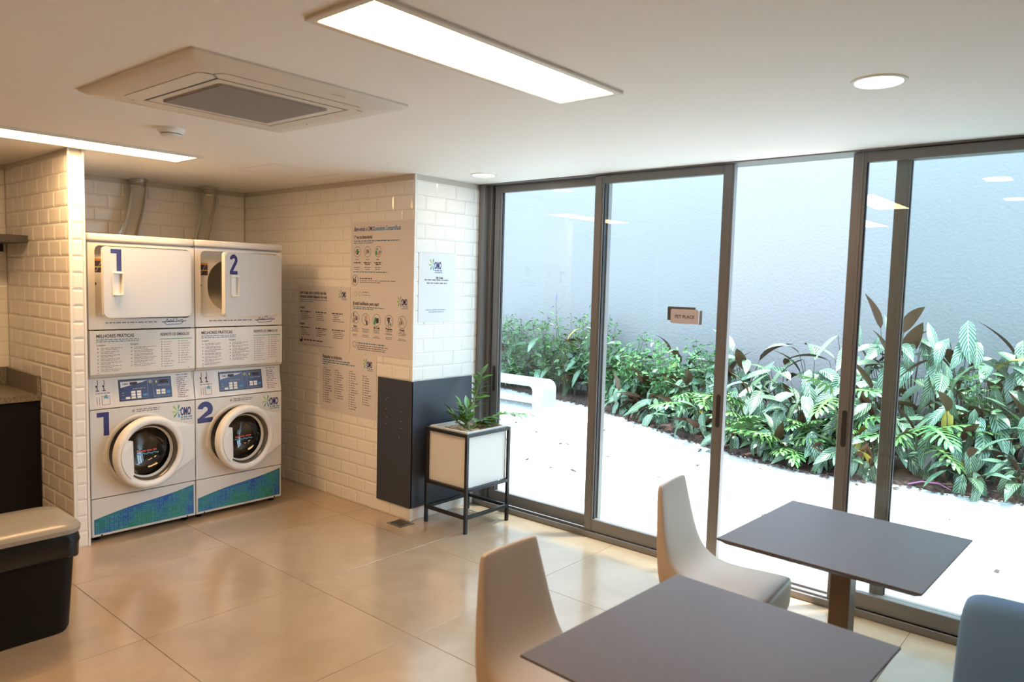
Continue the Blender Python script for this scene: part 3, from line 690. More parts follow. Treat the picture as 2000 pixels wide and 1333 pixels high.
# ------------------------------------------------------------------ posters
def poster(label, loc, rz, w_, h_, m, draw):
    b = MB(); b.box(0, w_, -.0022, .0008, 0, h_); o = b.build('poster', m)
    tag(o, label, 'poster', 'instruction sheets on the tiles'); o.location = loc; o.rotation_euler = (0, 0, rz); draw(o, w_, h_); return o
Yt = -.0027
def icons(o, items, w_, h_, r):
    for k, (fx, fz) in enumerate(items):
        b = MB(); cx, cz = fx*w_, fz*h_; n = 20
        b.mi = 0; b.grid([[(cx+r*math.cos(2*math.pi*i/n), Yt, cz+r*math.sin(2*math.pi*i/n)) for i in range(n)], [(cx+(r-.003)*math.cos(2*math.pi*i/n), Yt, cz+(r-.003)*math.sin(2*math.pi*i/n)) for i in range(n)]], close_u=True)
        rg = random.Random(k+len(items)*7)
        for j in range(7):
            b.mi = rg.choice((0, 1, 1, 2, 3, 4)); a = rg.uniform(0, 6.28); q = rg.uniform(0, r*.62); x, z = cx+q*math.cos(a), cz+q*math.sin(a); sx, sz = rg.uniform(.10, .3)*r, rg.uniform(.12, .4)*r
            b.ngon([(x-sx, Yt-.0001-.00004*j, z-sz), (x+sx, Yt-.0001-.00004*j, z-sz), (x+sx, Yt-.0001-.00004*j, z+sz), (x-sx, Yt-.0001-.00004*j, z+sz)])
        b.build('pictogram', [M['ink2'], M['inkl'], M['navy'], M['skin'], M['green']], o, recalc=False)
def draw_a(o, w_, h_):
    rg = random.Random(21)
    text('Bem-vindo à OMO', .046, M['navy'], o, (.035, Yt, h_*.865), sx=.66, shear=.25, bold=.0006); text('Lavanderia Compartilhada', .046, M['cyan'], o, (.27, Yt, h_*.865), sx=.62, shear=.25, bold=.0006)
    text('1ª vez na lavanderia?', .036, M['ink2'], o, (.035, Yt, h_*.75), sx=.74, bold=.0008)
    rects_obj('subheading', words(.035, .56, h_*.705, .008, rg) + words(.035, .26, h_*.675, .007, rg) + words(.03, .43, h_*.235, .007, rg), Yt, M['inkb'], o)
    icons(o, [(.11, .55), (.28, .55), (.455, .55), (.075, .115)], w_, h_, .040)
    L = []; B = []
    for i, fx in enumerate((.11, .28, .455)):
        L += words(fx*w_-.02, fx*w_+.02, h_*.425, .007, rg) + words(fx*w_-.036, fx*w_+.036, h_*.305, .006, rg) + words(fx*w_-.03, fx*w_+.03, h_*.275, .006, rg)
        B += words(fx*w_-.042, fx*w_+.042, h_*.375, .008, rg) + (words(fx*w_-.028, fx*w_+.028, h_*.35, .008, rg) if i else [])
    B += words(.11, .26, h_*.135, .008, rg); L += words(.11, .52, h_*.105, .006, rg) + words(.11, .35, h_*.08, .006, rg)
    rects_obj('small_print', L, Yt, M['ink'], o); rects_obj('bold_print', B, Yt, M['ink2'], o)
def draw_b(o, w_, h_):
    rg = random.Random(22)
    omo_mark(o, .595, .385, .046, Yt, M['navy'])
    text('Já está habilitado para usar?', .038, M['ink2'], o, (.032, Yt, h_*.745), sx=.74, bold=.0009)
    rects_obj('subheading', words(.035, .40, h_*.705, .007, rg) + words(.035, .28, h_*.68, .007, rg) + words(.085, .42, h_*.15, .009, rg), Yt, M['inkb'], o)
    icons(o, [(.085, .545), (.265, .53), (.445, .53), (.645, .53), (.85, .53)], w_, h_, .046)
    L = []; B = []
    for fx, word in ((.085, 'Baixe'), (.265, 'QR'), (.445, 'QR Code'), (.645, 'Programe'), (.85, 'Pronto')):
        if word != 'QR': text(word, .022, M['ink2'], o, (fx*w_, Yt, h_*.40), align='CENTER', bold=.0008, sx=.85)
        for k in range(3): q = rg.uniform(.025, .045); L += words(fx*w_-q, fx*w_+q, h_*(.375-.022*k), .0055, rg)
        for k in range(2): q = rg.uniform(.02, .045); L += words(fx*w_-q, fx*w_+q, h_*(.28-.022*k), .005, rg)
    b = MB(); n = 18
    for cx in (.065, .118): b.grid([[(cx+.018*math.cos(2*math.pi*i/n), Yt, .452+.018*math.sin(2*math.pi*i/n)) for i in range(n)], [(cx+.0155*math.cos(2*math.pi*i/n), Yt, .452+.0155*math.sin(2*math.pi*i/n)) for i in range(n)]], close_u=True)
    cx, cz = .055, .065; b.grid([[(cx+.022*math.cos(2*math.pi*i/n), Yt, cz+.024*math.sin(2*math.pi*i/n)) for i in range(n)], [(cx+.018*math.cos(2*math.pi*i/n), Yt, cz+.020*math.sin(2*math.pi*i/n)) for i in range(n)]], close_u=True)
    b.build('ring_icons', M['ink'], o, recalc=False)
    L += words(.145, .22, .462, .007, rg) + words(.145, .24, .440, .005, rg)
    for k in range(3): L += words(.085, .50, h_*(.115-.03*k), .007, rg, rg.uniform(.8, 1))
    rects_obj('small_print', L, Yt, M['ink'], o)
def draw_c(o, w_, h_):
    rg = random.Random(23)
    omo_mark(o, .60, .42, .042, Yt, M['navy'])
    text('Lave roupas com o carinho que elas', .036, M['ink2'], o, (.030, Yt, h_*.865), sx=.70, bold=.0008); text('merecem também dispondo de você.', .036, M['ink2'], o, (.030, Yt, h_*.80), sx=.70, bold=.0008)
    rects_obj('subheading', words(.03, .42, h_*.765, .006, rg) + words(.03, .22, h_*.735, .006, rg), Yt, M['inkb'], o)
    text('Lavagem', .026, M['ink2'], o, (.03, Yt, h_*.625), sx=.8, bold=.0006); text('Secagem', .026, M['ink2'], o, (.03, Yt, h_*.36), sx=.8, bold=.0006)
    L = []; B = []
    for z in (.565, .305):
        for x in (.04, .26, .48):
            B += words(x-.005, x+.17, h_*z, .0085, rg, rg.uniform(.8, 1))
            for k in range(4): L += words(x+.01, x+.16, h_*(z-.03*(k+1)), .006, rg, rg.uniform(.4, 1))
    B += words(.09, .36, h_*.10, .009, rg); L += words(.07, .50, h_*.03, .004, rg)
    rects_obj('small_print', L, Yt, M['ink'], o); rects_obj('bold_print', B, Yt, M['ink2'], o)
    b = MB(); b.disc(.052, .055, .022, Yt, 18); b.build('round_icon', M['ink2'], o, recalc=False)
    b = MB(); b.disc(.048, .064, .011, Yt-.0002, 14); b.build('round_icon', M['poster'], o, recalc=False)
def draw_d(o, w_, h_):
    rg = random.Random(24)
    omo_mark(o, .60, .39, .046, Yt, M['navy'])
    text('Respeite os símbolos', .040, M['ink2'], o, (.035, Yt, h_*.865), sx=.74, bold=.0008)
    rects_obj('subheading', words(.035, .40, h_*.825, .009, rg) + words(.035, .45, h_*.79, .009, rg) + words(.035, .10, h_*.755, .009, rg), Yt, M['inkb'], o)
    L = []; B = []
    for x, n, top in ((.045, 15, .66), (.20, 12, .64), (.38, 16, .66), (.55, 12, .62)):
        L += words(x, x+.05, h_*(top+.035), .006, rg)
        for k in range(n): z = h_*(top-.038*k); L += words(x+.022, x+.12, z, .0065, rg, rg.uniform(.45, 1)); B.append((x, z-.001, x+.010, z+.008))
    rects_obj('small_print', L, Yt, M['ink'], o); rects_obj('bullet_marks', B, Yt, M['ink'], o)
    rects_obj('divider', [(.355, .17, .357, .36)], Yt, M['inkl'], o, False)
def draw_e(o, w_, h_):
    rg = random.Random(25)
    omo_mark(o, .150, .385, .052, Yt, M['navy'])
    L = words(.055, .30, .300, .008, rg) + words(.075, .28, .277, .008, rg)
    text('QR Code', .020, M['ink2'], o, (.165, Yt, .314), bold=.0008, sx=.9)
    rects_obj('small_print', L, Yt, M['ink'], o)
    rects_obj('blue_print', words(.07, .27, .085, .005, rg) + words(.10, .25, .070, .005, rg), Yt, M['inkb'], o)
PW = R(-90)
poster('pale printed sheet with welcome heading, topmost on the wall beside the pillar edge', (XP-.001, -.378, 1.672), PW, .712, .492, M['poster'], draw_a)
poster('pale printed sheet with a row of five round pictograms under the welcome sheet', (XP-.001, -.376, 1.174), PW, .710, .494, M['poster'], draw_b)
poster('pale printed sheet with six short text blocks half in shadow near the dryers', (XP-.001, .335, 1.174), PW, .707, .500, M['poster'], draw_c)
poster('pale printed sheet with four columns of laundry symbols, lowest on the wall', (XP-.001, .014, .685), PW, .712, .482, M['poster'], draw_d)
poster('narrow white sheet with a large logo on the pillar face beside the window', (1.772, YP-.001, 1.441), 0, .360, .497, M['posterw'], draw_e)
# charcoal panel wrapped around the pillar foot
t = thing('pillar_panel', 'charcoal laminate guard wrapped around the lower pillar corner', 'panel', (XP, YP, 0))
b = MB(); b.box(-.012, 0-.0005, -.012, .368, .098, 1.018, .001, 1); sd = b.build('side_board', M['charcoal'], t)
b = MB(); b.box(-.0115, .602, -.012, -.0005, .098, 1.018, .001, 1); b.build('front_board', M['charcoal'], t)
for (yy, zz) in ((.27, .86), (.27, .79), (.26, .73), (.27, .68), (.10, .79), (.10, .72), (.10, .67), (.12, .60), (.25, .88)):
    b = MB(); b.lathe([(.0045, 0), (.003, -.0012)], 8, -.0122, yy, zz, 'x', cap1=True); b.build('screw', M['inkl'], sd)
b = MB(); b.box(-.065, .065, -.075, .075, 0, .004, .001, 1); o = tag(b.build('floor_outlet', M['drain']), 'small worn metal plate set in the floor at the pillar foot', 'floor plate'); o.location = (1.655, -1.075, 0)
b = MB()
for i in range(6): b.box(-.05, .05, -.055+.02*i, -.045+.02*i, .004, .0055)
tag(b.build('grate_bars', M['seam'], o), kind='stuff')
# ------------------------------------------------------------------ sink counter, shelf
t = thing('sink_cabinet', 'black base cabinet under the granite counter by the partition', 'cabinet', (-.70, .86, 0))
b = MB(); b.box(-.60, .588, -.30, .322, .08, .872, .002, 1); b.build('body', M['cabinet'], t)
b = MB(); b.box(-.58, .57, -.26, .30, 0, .08); b.build('plinth', M['cabinet'], t)
for x0, x1 in ((-.598, -.006), (-.002, .586)):
    b = MB(); b.box(x0, x1, -.320, -.3005, .085, .868, .002, 1); d = b.build('door', M['cabinet'], t)
t = thing('granite_counter', 'brown grey granite worktop with raised splashback by the partition', 'worktop', (-.70, .86, .874))
b = MB()
for q in ((-.60, -.30, -.335, .322), (.12, .590, -.335, .322), (-.30, .12, -.335, -.22), (-.30, .12, .17, .322)): b.box(*q, 0, .040)
b.build('slab', M['granite'], t)
b = MB(); b.box(.567, .590, -.335, .322, .0402, .168, .002, 1); b.build('side_splashback', M['granite'], t)
b = MB(); b.box(-.60, .5665, .299, .322, .0402, .168, .002, 1); b.build('back_splashback', M['granite'], t)
b = MB(); b.box(-.30, .12, -.22, .17, -.16, -.155); b.box(-.30, -.295, -.22, .17, -.155, .036); b.box(.115, .12, -.22, .17, -.155, .036); b.box(-.295, .115, -.22, -.215, -.155, .036); b.box(-.295, .115, .165, .17, -.155, .036)
b.build('sink_bowl', M['steel'], t)
b = MB(); b.box(-.60, .0, -.235, .235, 0, .050, .002, 1)
o = tag(b.build('wall_shelf', M['shelf']), 'dark laminate wall shelf above the sink beside the partition', 'shelf'); o.location = (-.1085, .949, 1.920)
t = thing('wall_socket', 'white wall socket with a dark face under the dark shelf', 'socket', (-.185, YB, 1.895))
b = MB(); b.box(-.07, .07, -.012, -.0005, -.045, .045, .003, 1); b.build('plate', M['white'], t)
b = MB(); b.box(-.06, .055, -.016, -.0125, -.03, .03); b.build('face', M['ink2'], t)
# ------------------------------------------------------------------ waste bin
t = thing('waste_bin', 'black plastic waste bin with grey lid and black liner near the partition', 'bin', (-.775, -1.005, 0))
def rr(hx, hy, z, r=.07, n=6, cx=0, cy=0, bulge=0):
    pts = rrect(-hx, hx, -hy, hy, r, n); return [(cx+x, cy+y*(1+bulge*(1-(x/hx)**2)), z) for x, y in pts]
b = MB(); V = b.grid([rr(.262, .165, 0), rr(.272, .172, .02), rr(.298, .190, .44)], close_u=True); b._take([b.bm.faces.new(V[0][::-1])]); b.build('body', M['bin'], t, 40)
rg = random.Random(5); rows = []
for z, e in ((.375, .010), (.385, .016), (.43, .014), (.45, .020), (.475, .014), (.498, .010)):
    rows.append([(x*(1+ rg.uniform(-.004, .012)), y*(1+rg.uniform(-.006, .02)), z_ + (rg.uniform(-.012, .006) if z < .41 else 0)) for x, y, z_ in rr(.296+e, .188+e, z, .07, 8)])
b = MB(); b.grid(rows, close_u=True); b.build('liner', M['bag'], t, 60)
b = MB(); V = b.grid([rr(.300, .194, .492), rr(.318, .212, .494, .08, 6, 0, 0, .10), rr(.322, .216, .515, .08, 6, 0, 0, .10), rr(.312, .206, .530, .08, 6, 0, 0, .10), rr(.24, .13, .540, .07, 6, 0, 0, .10), rr(.10, .05, .545, .03)], close_u=True); b._take([b.bm.faces.new(V[-1])]); b.build('lid', M['lid'], t, 45)
# ------------------------------------------------------------------ planter on black stand
px0, px1, py0, py1 = 1.818, 2.250, -1.562, -1.165
t = thing('planter_stand', 'black square steel frame stand carrying the white planter', 'plant stand', ((px0+px1)/2, (py0+py1)/2, 0))
hx, hy = (px1-px0)/2, (py1-py0)/2; q = .011
for sx in (-1, 1):
    for sy in (-1, 1):
        b = MB(); b.box(sx*hx-q, sx*hx+q, sy*hy-q, sy*hy+q, 0, .697, .001, 1); b.build('leg', M['black'], t)
for z in (.112, .685, .302):
    for s in (-1, 1):
        b = MB(); b.box(-hx+q, hx-q, s*hy-q, s*hy+q, z-.011, z+.011, .001, 1); b.build('rail', M['black'], t)
        b = MB(); b.box(s*hx-q, s*hx+q, -hy+q, hy-q, z-.011, z+.011, .001, 1); b.build('rail', M['black'], t)
t = thing('planter', 'white square planter box filled with gravel, held in the black stand', 'planter', ((px0+px1)/2, (py0+py1)/2, .314))
ix, iy = hx-.0125, hy-.0125
b = MB(); th = .014
V = b.grid([[(-ix,-iy,0),(ix,-iy,0),(ix,iy,0),(-ix,iy,0)], [(-ix,-iy,.392),(ix,-iy,.392),(ix,iy,.392),(-ix,iy,.392)], [(-ix+th,-iy+th,.392),(ix-th,-iy+th,.392),(ix-th,iy-th,.392),(-ix+th,iy-th,.392)], [(-ix+th,-iy+th,.34),(ix-th,-iy+th,.34),(ix-th,iy-th,.34),(-ix+th,iy-th,.34)]], close_u=True)
b._take([b.bm.faces.new(V[0][::-1])]); b.build('box', M['pot'], t)
b = MB(); n = 14; rg = random.Random(2)
b.grid([[(-ix+th+(2*ix-2*th)*i/n, -iy+th+(2*iy-2*th)*j/n, .362+rg.uniform(-.004, .008)) for i in range(n+1)] for j in range(n+1)]); gs = b.build('gravel_fill', M['potsoil'], t)
b = MB()
for i in range(260):
    x, y = rg.uniform(-ix+.02, ix-.02), rg.uniform(-iy+.02, iy-.02); r = rg.uniform(.004, .008); z = .366
    b.grid([[(x+r*math.cos(a*1.257), y+r*math.sin(a*1.257), z) for a in range(5)], [(x+r*.6*math.cos(a*1.257), y+r*.6*math.sin(a*1.257), z+r*.7) for a in range(5)]], close_u=True); b.ngon([(x+r*.6*math.cos(a*1.257), y+r*.6*math.sin(a*1.257), z+r*.7) for a in range(5)])
tag(b.build('pebbles', M['potsoil'], gs), kind='stuff')
# ---- leaf meshes: two-skinned blades, base at the origin, pointing along +y, upper side +z
def blade(name, L, W, mats, prof, arch=.25, fold=.12, nu=7, twist=0):
    b = MB(); bm = b.bm; uvl = bm.loops.layers.uv.new('UVMap')
    def pt(i, j, off):
        v = i/nu; u = (j-2)/2.0; wd = W/2*prof(v); ang = arch*v*1.6
        y = L*(math.sin(ang)/1.6/arch if arch else v); z = -L*(1-math.cos(ang))/1.6/arch if arch else 0
        return Vector((u*wd, y, z + abs(u)*wd*fold*2 + .012*math.sin(v*9+u*2)*W*4*abs(u)*.2 + off))
    for side, off in ((0, .0006), (1, -.0006)):
        V = [[bm.verts.new(pt(i, j, off)) for j in range(5)] for i in range(nu+1)]
        for i in range(nu):
            for j in range(4):
                q = [(i, j), (i, j+1), (i+1, j+1), (i+1, j)]
                if side: q.reverse()
                f = bm.faces.new([V[a][c] for a, c in q]); f.material_index = side; f.smooth = True
                for lp, (a, c) in zip(f.loops, q): lp[uvl].uv = (c/4, a/nu)
    me = bpy.data.meshes.new(name); bm.to_mesh(me); bm.free()
    for m_ in mats: me.materials.append(m_)
    return me
def orient(d, up=Vector((0,0,1)), roll=0):
    d = Vector(d).normalized(); x = d.cross(up)
    if x.length < 1e-3: x = Vector((1,0,0))
    x.normalize(); z = x.cross(d); m = Matrix((x, d, z)).transposed().to_4x4()
    return m @ Matrix.Rotation(roll, 4, 'Y')
oval = lambda v: max(.02, math.sin(math.pi*min(1, v**.8))**.75)
zz_leaf = [blade('leaflet', .105, .040, (M['plantleaf'], M['plantleaf']), oval, .3, .1, 4)]
def zz_plant():
    base = Vector(((px0+px1)/2, (py0+py1)/2, .678)); t = thing('zamioculcas_plant', 'green pinnate house plant growing in the white planter', 'plant', tuple(base))
    rg = random.Random(11)
    stems = [([(-.02,.02,0), (.04,.04,.10), (.15,.07,.24), (.23,.09,.37)], 18, .40), ([(.02,-.01,0), (.12,-.05,.055), (.26,-.11,.10), (.42,-.20,.085)], 20, .12), ([(0,.0,0), (-.03,.01,.08), (-.05,.03,.17)], 12, .2), ([(-.02,-.02,0), (-.02,.0,.06), (.01,.03,.15)], 10, .3), ([(.01,.02,0), (-.07,.05,.06), (-.10,.07,.12)], 9, .35), ([(.02,.0,0), (.08,-.02,.05), (.17,-.05,.06)], 9, .3)]
    for pts, n, start in stems:
        P = [Vector(p) for p in pts]; path = []
        E_ = [P[0]*2-P[1]] + P + [P[-1]*2-P[-2]]
        for i in range(21):
            s = i/20*(len(P)-1); k = min(int(s), len(P)-2); u = s-k; p0, p1, p2, p3 = E_[k:k+4]
            path.append(.5*((2*p1)+(-p0+p2)*u+(2*p0-5*p1+4*p2-p3)*u*u+(-p0+3*p1-3*p2+p3)*u**3))
        b = MB(); b.tube(path, [.0075*(1-.65*i/20) for i in range(21)], 7); st = b.build('stem', M['plantstem'], t, 60)
        for i in range(n):
            s = start + (1-start)*(i+.5)/n; k = min(int(s*20), 19); p = path[k].lerp(path[k+1], s*20-k); d = (path[k+1]-path[k]).normalized()
            sv = d.cross(Vector((0,0,1)));
            if sv.length < .2: sv = Vector((1, 0, 0))
            sv.normalize(); sgn = 1 if i % 2 else -1
            dd = (d*.75 + sv*sgn*.85 + Vector((0, 0, rg.uniform(-.25, .25)))).normalized() if i < n-1 else d
            o = link('leaflet', zz_leaf[0], st); m = orient(dd, roll=rg.uniform(-.5, .5)); m.translation = p; o.matrix_local = m; k2 = rg.uniform(.8, 1.15); o.scale = (k2, k2, k2)
zz_plant()
# ------------------------------------------------------------------ tables and chairs
def table(x0, x1, y0, y1, rz, label):
    t = thing('dining_table', label, 'table', ((x0+x1)/2, (y0+y1)/2, 0), rz, 'square taupe pedestal tables'); hx, hy = (x1-x0)/2, (y1-y0)/2; zt = .75
    def ring(k, z): return [(-hx+k,-hy+k,z),(hx-k,-hy+k,z),(hx-k,hy-k,z),(-hx+k,hy-k,z)]
    b = MB(); V = b.grid([ring(.0, zt-.007), ring(0, zt-.001), ring(.001, zt)], close_u=True); b._take([b.bm.faces.new(V[-1])]); tp = b.build('tabletop', M['table'], t)
    b = MB(); V = b.grid([ring(.045, zt-.030), ring(.028, zt-.026), ring(.0002, zt-.007)], close_u=True); b._take([b.bm.faces.new(V[0][::-1])]); b.build('bevelled_edge', M['tableedge'], tp)
    b = MB(); b.box(-.039, .039, -.039, .039, .020, zt-.030, .003, 1); b.build('column', M['tableleg'], t)
    b = MB(); b.box(-.22, .22, -.22, .22, 0, .020, .004, 1); b.build('base_plate', M['tableleg'], t)
table(-.318, .482, -4.545, -3.835, R(-2.5), 'taupe square pedestal table nearer the viewer, beside the near beige chair')
table(.930, 1.685, -4.535, -3.800, R(-2.0), 'taupe square pedestal table beside the glass doors')
def chair(x, y, rz, label):
    t = thing('dining_chair', label, 'chair', (x, y, 0), rz, 'beige moulded dining chairs')
    # side profile (y back = +, z up): inner line from top of back down to the seat front, then outer line returning
    inner = [(.118, .845), (.108, .79), (.092, .71), (.074, .63), (.052, .565), (.015, .51), (-.045, .478), (-.12, .468), (-.21, .472), (-.30, .478), (-.365, .478), (-.378, .470)]
    outer = [(.146, .845), (.144, .79), (.136, .70), (.128, .60), (.118, .50), (.106, .41), (.06, .36), (-.05, .345), (-.20, .335), (-.31, .325), (-.365, .318), (-.378, .322)]
    N = len(inner)
    def halfw(i):
        z = inner[i][1]
        return .202 - .062*max(0, (z-.50)/.345)**1.2
    def ringpt(i, s):      # s in -1..1 across
        hw = halfw(i); return hw*s
    cols = [-1, -.97, -.9, -.75, -.4, 0, .4, .75, .9, .97, 1]
    def pill(s): return (1-abs(s)**10)      # edge rounding
    b = MB(); rows_i = []; rows_o = []
    for i in range(N):
        mid = ((inner[i][0]+outer[i][0])/2, (inner[i][1]+outer[i][1])/2)
        ri, ro = [], []
        for s in cols:
            k = .55 + .45*pill(s) if abs(s) < 1 else .30
            dish = .010*(1-s*s)
            ri.append((ringpt(i, s), mid[0]+(inner[i][0]-mid[0])*k + (dish if inner[i][1] > .5 else 0)*.6, mid[1]+(inner[i][1]-mid[1])*k - (dish*.6 if inner[i][1] < .5 else 0)))
            ro.append((ringpt(i, s), mid[0]+(outer[i][0]-mid[0])*k, mid[1]+(outer[i][1]-mid[1])*k))
        rows_i.append(ri); rows_o.append(ro)
    ring_rows = [ri + ro[::-1] for ri, ro in zip(rows_i, rows_o)]
    top = [(x_*.97, (rows_i[0][k % 11][1]+rows_o[0][k % 11][1])/2 if 0 else .132, .858 - .010*abs(x_/.14)**3) for k, (x_, _, _) in enumerate(ring_rows[0])]
    V = b.grid([ [((p[0])*.985, .132+(p[1]-.132)*.55, p[2]+.011) for p in ring_rows[0]] ] + ring_rows, close_u=True)
    b._take([b.bm.faces.new(V[0]), b.bm.faces.new(V[-1][::-1])])
    o = b.build('shell', M['leather'], t, 0); o.data.shade_smooth()
    md = o.modifiers.new('round', 'SUBSURF'); md.levels = md.render_levels = 2
    for sx in (-.155, .155):
        for yy in (.06, -.30):
            b = MB(); b.lathe([(.011, 0), (.016, .345)], 12, sx, yy, 0, cap0=True, cap1=True); b.build('leg', M['tableleg'], t, 40)
chair(1.268, -3.548, R(5.5), 'beige leatherette dining chair beside the glass doors')
chair(.090, -3.570, R(0), 'beige leatherette dining chair at the near table')
# blue lounge chair, its back to the window
t = thing('lounge_seat', 'blue grey upholstered lounge seat at the lower right corner beside the near table', 'sofa', (.60, -5.25, 0))
b = MB(); b.box(-.40, .12, -.60, .585, .20, .42, .04, 3); b.build('seat', M['blue'], t, 50)
def slab(rows_z, y0, y1):
    pass
b = MB()
prof = [(.06, .21), (.24, .21), (.30, .78), (.285, .82), (.24, .835), (.185, .825), (.16, .79), (.05, .36)]
ys = [-.60, .50, .56, .59, .60]
rows = []
for k, yy in enumerate(ys):
    f = (1, 1, .985, .94, .86)[k]
    rows.append([(.17+(x-.17)*f, yy, .5+(z-.5)*f) for x, z in prof])
V = b.grid(rows, close_u=True); b._take([b.bm.faces.new(V[0][::-1]), b.bm.faces.new(V[-1])])
o = b.build('backrest', M['blue'], t); o.data.shade_smooth(); md = o.modifiers.new('round', 'SUBSURF'); md.levels = md.render_levels = 2
for sx in (-.34, .22):
    for yy in (-.52, .50):
        b = MB(); b.lathe([(.013, 0), (.018, .205)], 10, sx, yy, 0, cap0=True, cap1=True); b.build('leg', M['black'], t)
# ------------------------------------------------------------------ door sign on the glass
t = thing('door_sign', 'small tan sign lettered PET PLACE on the second glass door', 'sign', (XW-.0245, -2.842, 1.558))
t.rotation_euler = (0, 0, R(-90))
b = MB(); b.prism(rrect(-.096, .096, -.044, .044, .010, 4), -.0085, -.0005, 'y'); pl = b.build('plate', M['signtan'], t)
text('PET PLACE', .028, M['ink2'], pl, (0, -.0090, -.011), align='CENTER', bold=.0004)
b = MB(); b.box(-.128, .064, .0092, .0125, -.028, .058); b.build('backing_plate', M['signdark'], t)
b = MB(); b.box(-.085, .108, .0128, .0140, -.046, .040); b.build('backing_plate', M['inkl'], t)
# ------------------------------------------------------------------ courtyard
WX = 8.0; GZ = -.03
b = MB(); b.box(XW+.12, WX+.2, -9, 7, GZ-.2, GZ); struct('ground_gravel', b, M['gravel'])
b = MB(); b.box(WX, WX+.25, -9, 7, GZ, 5.2); struct('wall_garden', b, M['gardenwall'])
b = MB(); b.box(XW+.12, WX, 6.8, 7, GZ, 5.2); struct('wall_courtyard_end', b, M['gardenwall'])
edge = [(6.5, 7.9), (3.2, 7.6), (2.2, 7.35), (1.68, 7.27), (1.03, 7.1), (.27, 6.73), (-.54, 6.33), (-1.07, 6.05), (-1.7, 5.76), (-2.2, 5.62), (-2.75, 5.50), (-3.1, 5.56), (-3.4, 5.72), (-3.8, 5.68), (-4.1, 5.75), (-4.4, 5.80), (-5.2, 5.8), (-7, 5.8), (-9, 5.8)]
def bed_x(y):
    for (ya, xa), (yb, xb) in zip(edge, edge[1:]):
        if yb <= y <= ya: return xa + (xb-xa)*(ya-y)/(ya-yb)
    return 6
rg = random.Random(4); rows = []
for i in range(90):
    y = 6.4 - 15.2*i/89; e = bed_x(y) + rg.uniform(-.04, .04)
    rows.append([(e, y, GZ+.002), (e+.10, y, GZ+.03+rg.uniform(0, .015)), (e+.35, y, GZ+.05+rg.uniform(0, .02)), (WX-.05, y, GZ+.08)])
b = MB(); b.grid(rows); tag(b.build('soil_bed', M['mulch']), 'dark mulch bed under the plants along the garden wall', 'soil', kind='stuff')
def pebbles(name, label, m, n, area, rmin, rmax, seed):
    rg = random.Random(seed); b = MB()
    for i in range(n):
        x, y, z = area(rg); r = rg.uniform(rmin, rmax); a0 = rg.uniform(0, 1.5); hh = r*rg.uniform(.4, .8)
        lo = [(x+r*math.cos(a0+a*1.257)*rg.uniform(.7, 1), y+r*math.sin(a0+a*1.257)*rg.uniform(.7, 1), z) for a in range(5)]
        hi = [(x+(p[0]-x)*.55, y+(p[1]-y)*.55, z+hh) for p in lo]
        b.grid([lo, hi], close_u=True); b.ngon(hi)
    return tag(b.build(name, m), label, 'gravel', kind='stuff')
def g_area(r):
    y = r.uniform(-4.8, 3.4); return r.uniform(2.75, bed_x(y)), y, GZ
pebbles('gravel', 'pale loose stones scattered over the gravel court', M['pebble'], 2600, g_area, .006, .017, 31)
def b_area(r):
    y = r.uniform(-4.8, 3.4); return bed_x(y)+r.uniform(-.12, .28), y, GZ+.012
pebbles('mulch_chips', 'dark bark chips along the edge of the planting bed', M['mulch'], 1300, b_area, .010, .028, 32)
dead = blade('fallen_leaf', .085, .034, (M['deadleaf'], M['deadleaf']), oval, .5, .3, 4)
rg = random.Random(9)
for i in range(34):
    y = rg.uniform(-4.5, 1.6); x = rg.uniform(3.4, bed_x(y)-.1)
    o = link('fallen_leaf', dead); tag(o, 'dry brown leaf fallen on the pale gravel', 'leaf', 'fallen leaves on the gravel')
    k = rg.uniform(.5, 1.2); o.location = (x, y, GZ+.010); o.rotation_euler = (rg.uniform(-.2, .2), rg.uniform(-.3, .3), rg.uniform(0, 6.28)); o.scale = (k, k, k)
t = thing('stone_bench', 'white concrete bench with rounded ends on the gravel beside the plants', 'bench', (6.49, 2.6, GZ))
def bench():
    out, inn = [], []; y0, y1, top, th, r = -1.20, 1.0, .385, .062, .13
    def arc(cx, cz, rad, a0, a1, n=7): return [(cx+rad*math.cos(R(a0+(a1-a0)*i/n)), cz+rad*math.sin(R(a0+(a1-a0)*i/n))) for i in range(n+1)]
    out = [(y0, 0)] + arc(y0+r, top-r, r, 180, 90) + arc(y1-r, top-r, r, 90, 0) + [(y1, 0)]
    ri = r-th; inn = [(y0+th, 0)] + arc(y0+th+ri, top-th-ri, ri, 180, 90) + arc(y1-th-ri, top-th-ri, ri, 90, 0) + [(y1-th, 0)]
    b = MB()
    A = [[(x, u, v) for u, v in out] for x in (-.235, .235)]; Bq = [[(x, u, v) for u, v in inn] for x in (-.235, .235)]
    b.grid(A); b.grid(Bq); b.grid([A[0], Bq[0]]); b.grid([A[1], Bq[1]])
    b.ngon([A[0][0], A[1][0], Bq[1][0], Bq[0][0]]); b.ngon([A[0][-1], A[1][-1], Bq[1][-1], Bq[0][-1]])
    bmesh.ops.remove_doubles(b.bm, verts=b.bm.verts, dist=1e-5)
    return b
bench().build('slab', M['concrete'], t, 30)
b = MB(); b.box(-.045, .045, -.045, .045, 0, .29, .004, 1); o = tag(b.build('bollard', M['post']), 'short grey post standing in the planting bed', 'post'); o.location = (6.02, -3.56, GZ)
b = MB(); b.box(-.05, .05, -.05, .05, .29, .305, .003, 1); b.build('cap', M['post'], o)
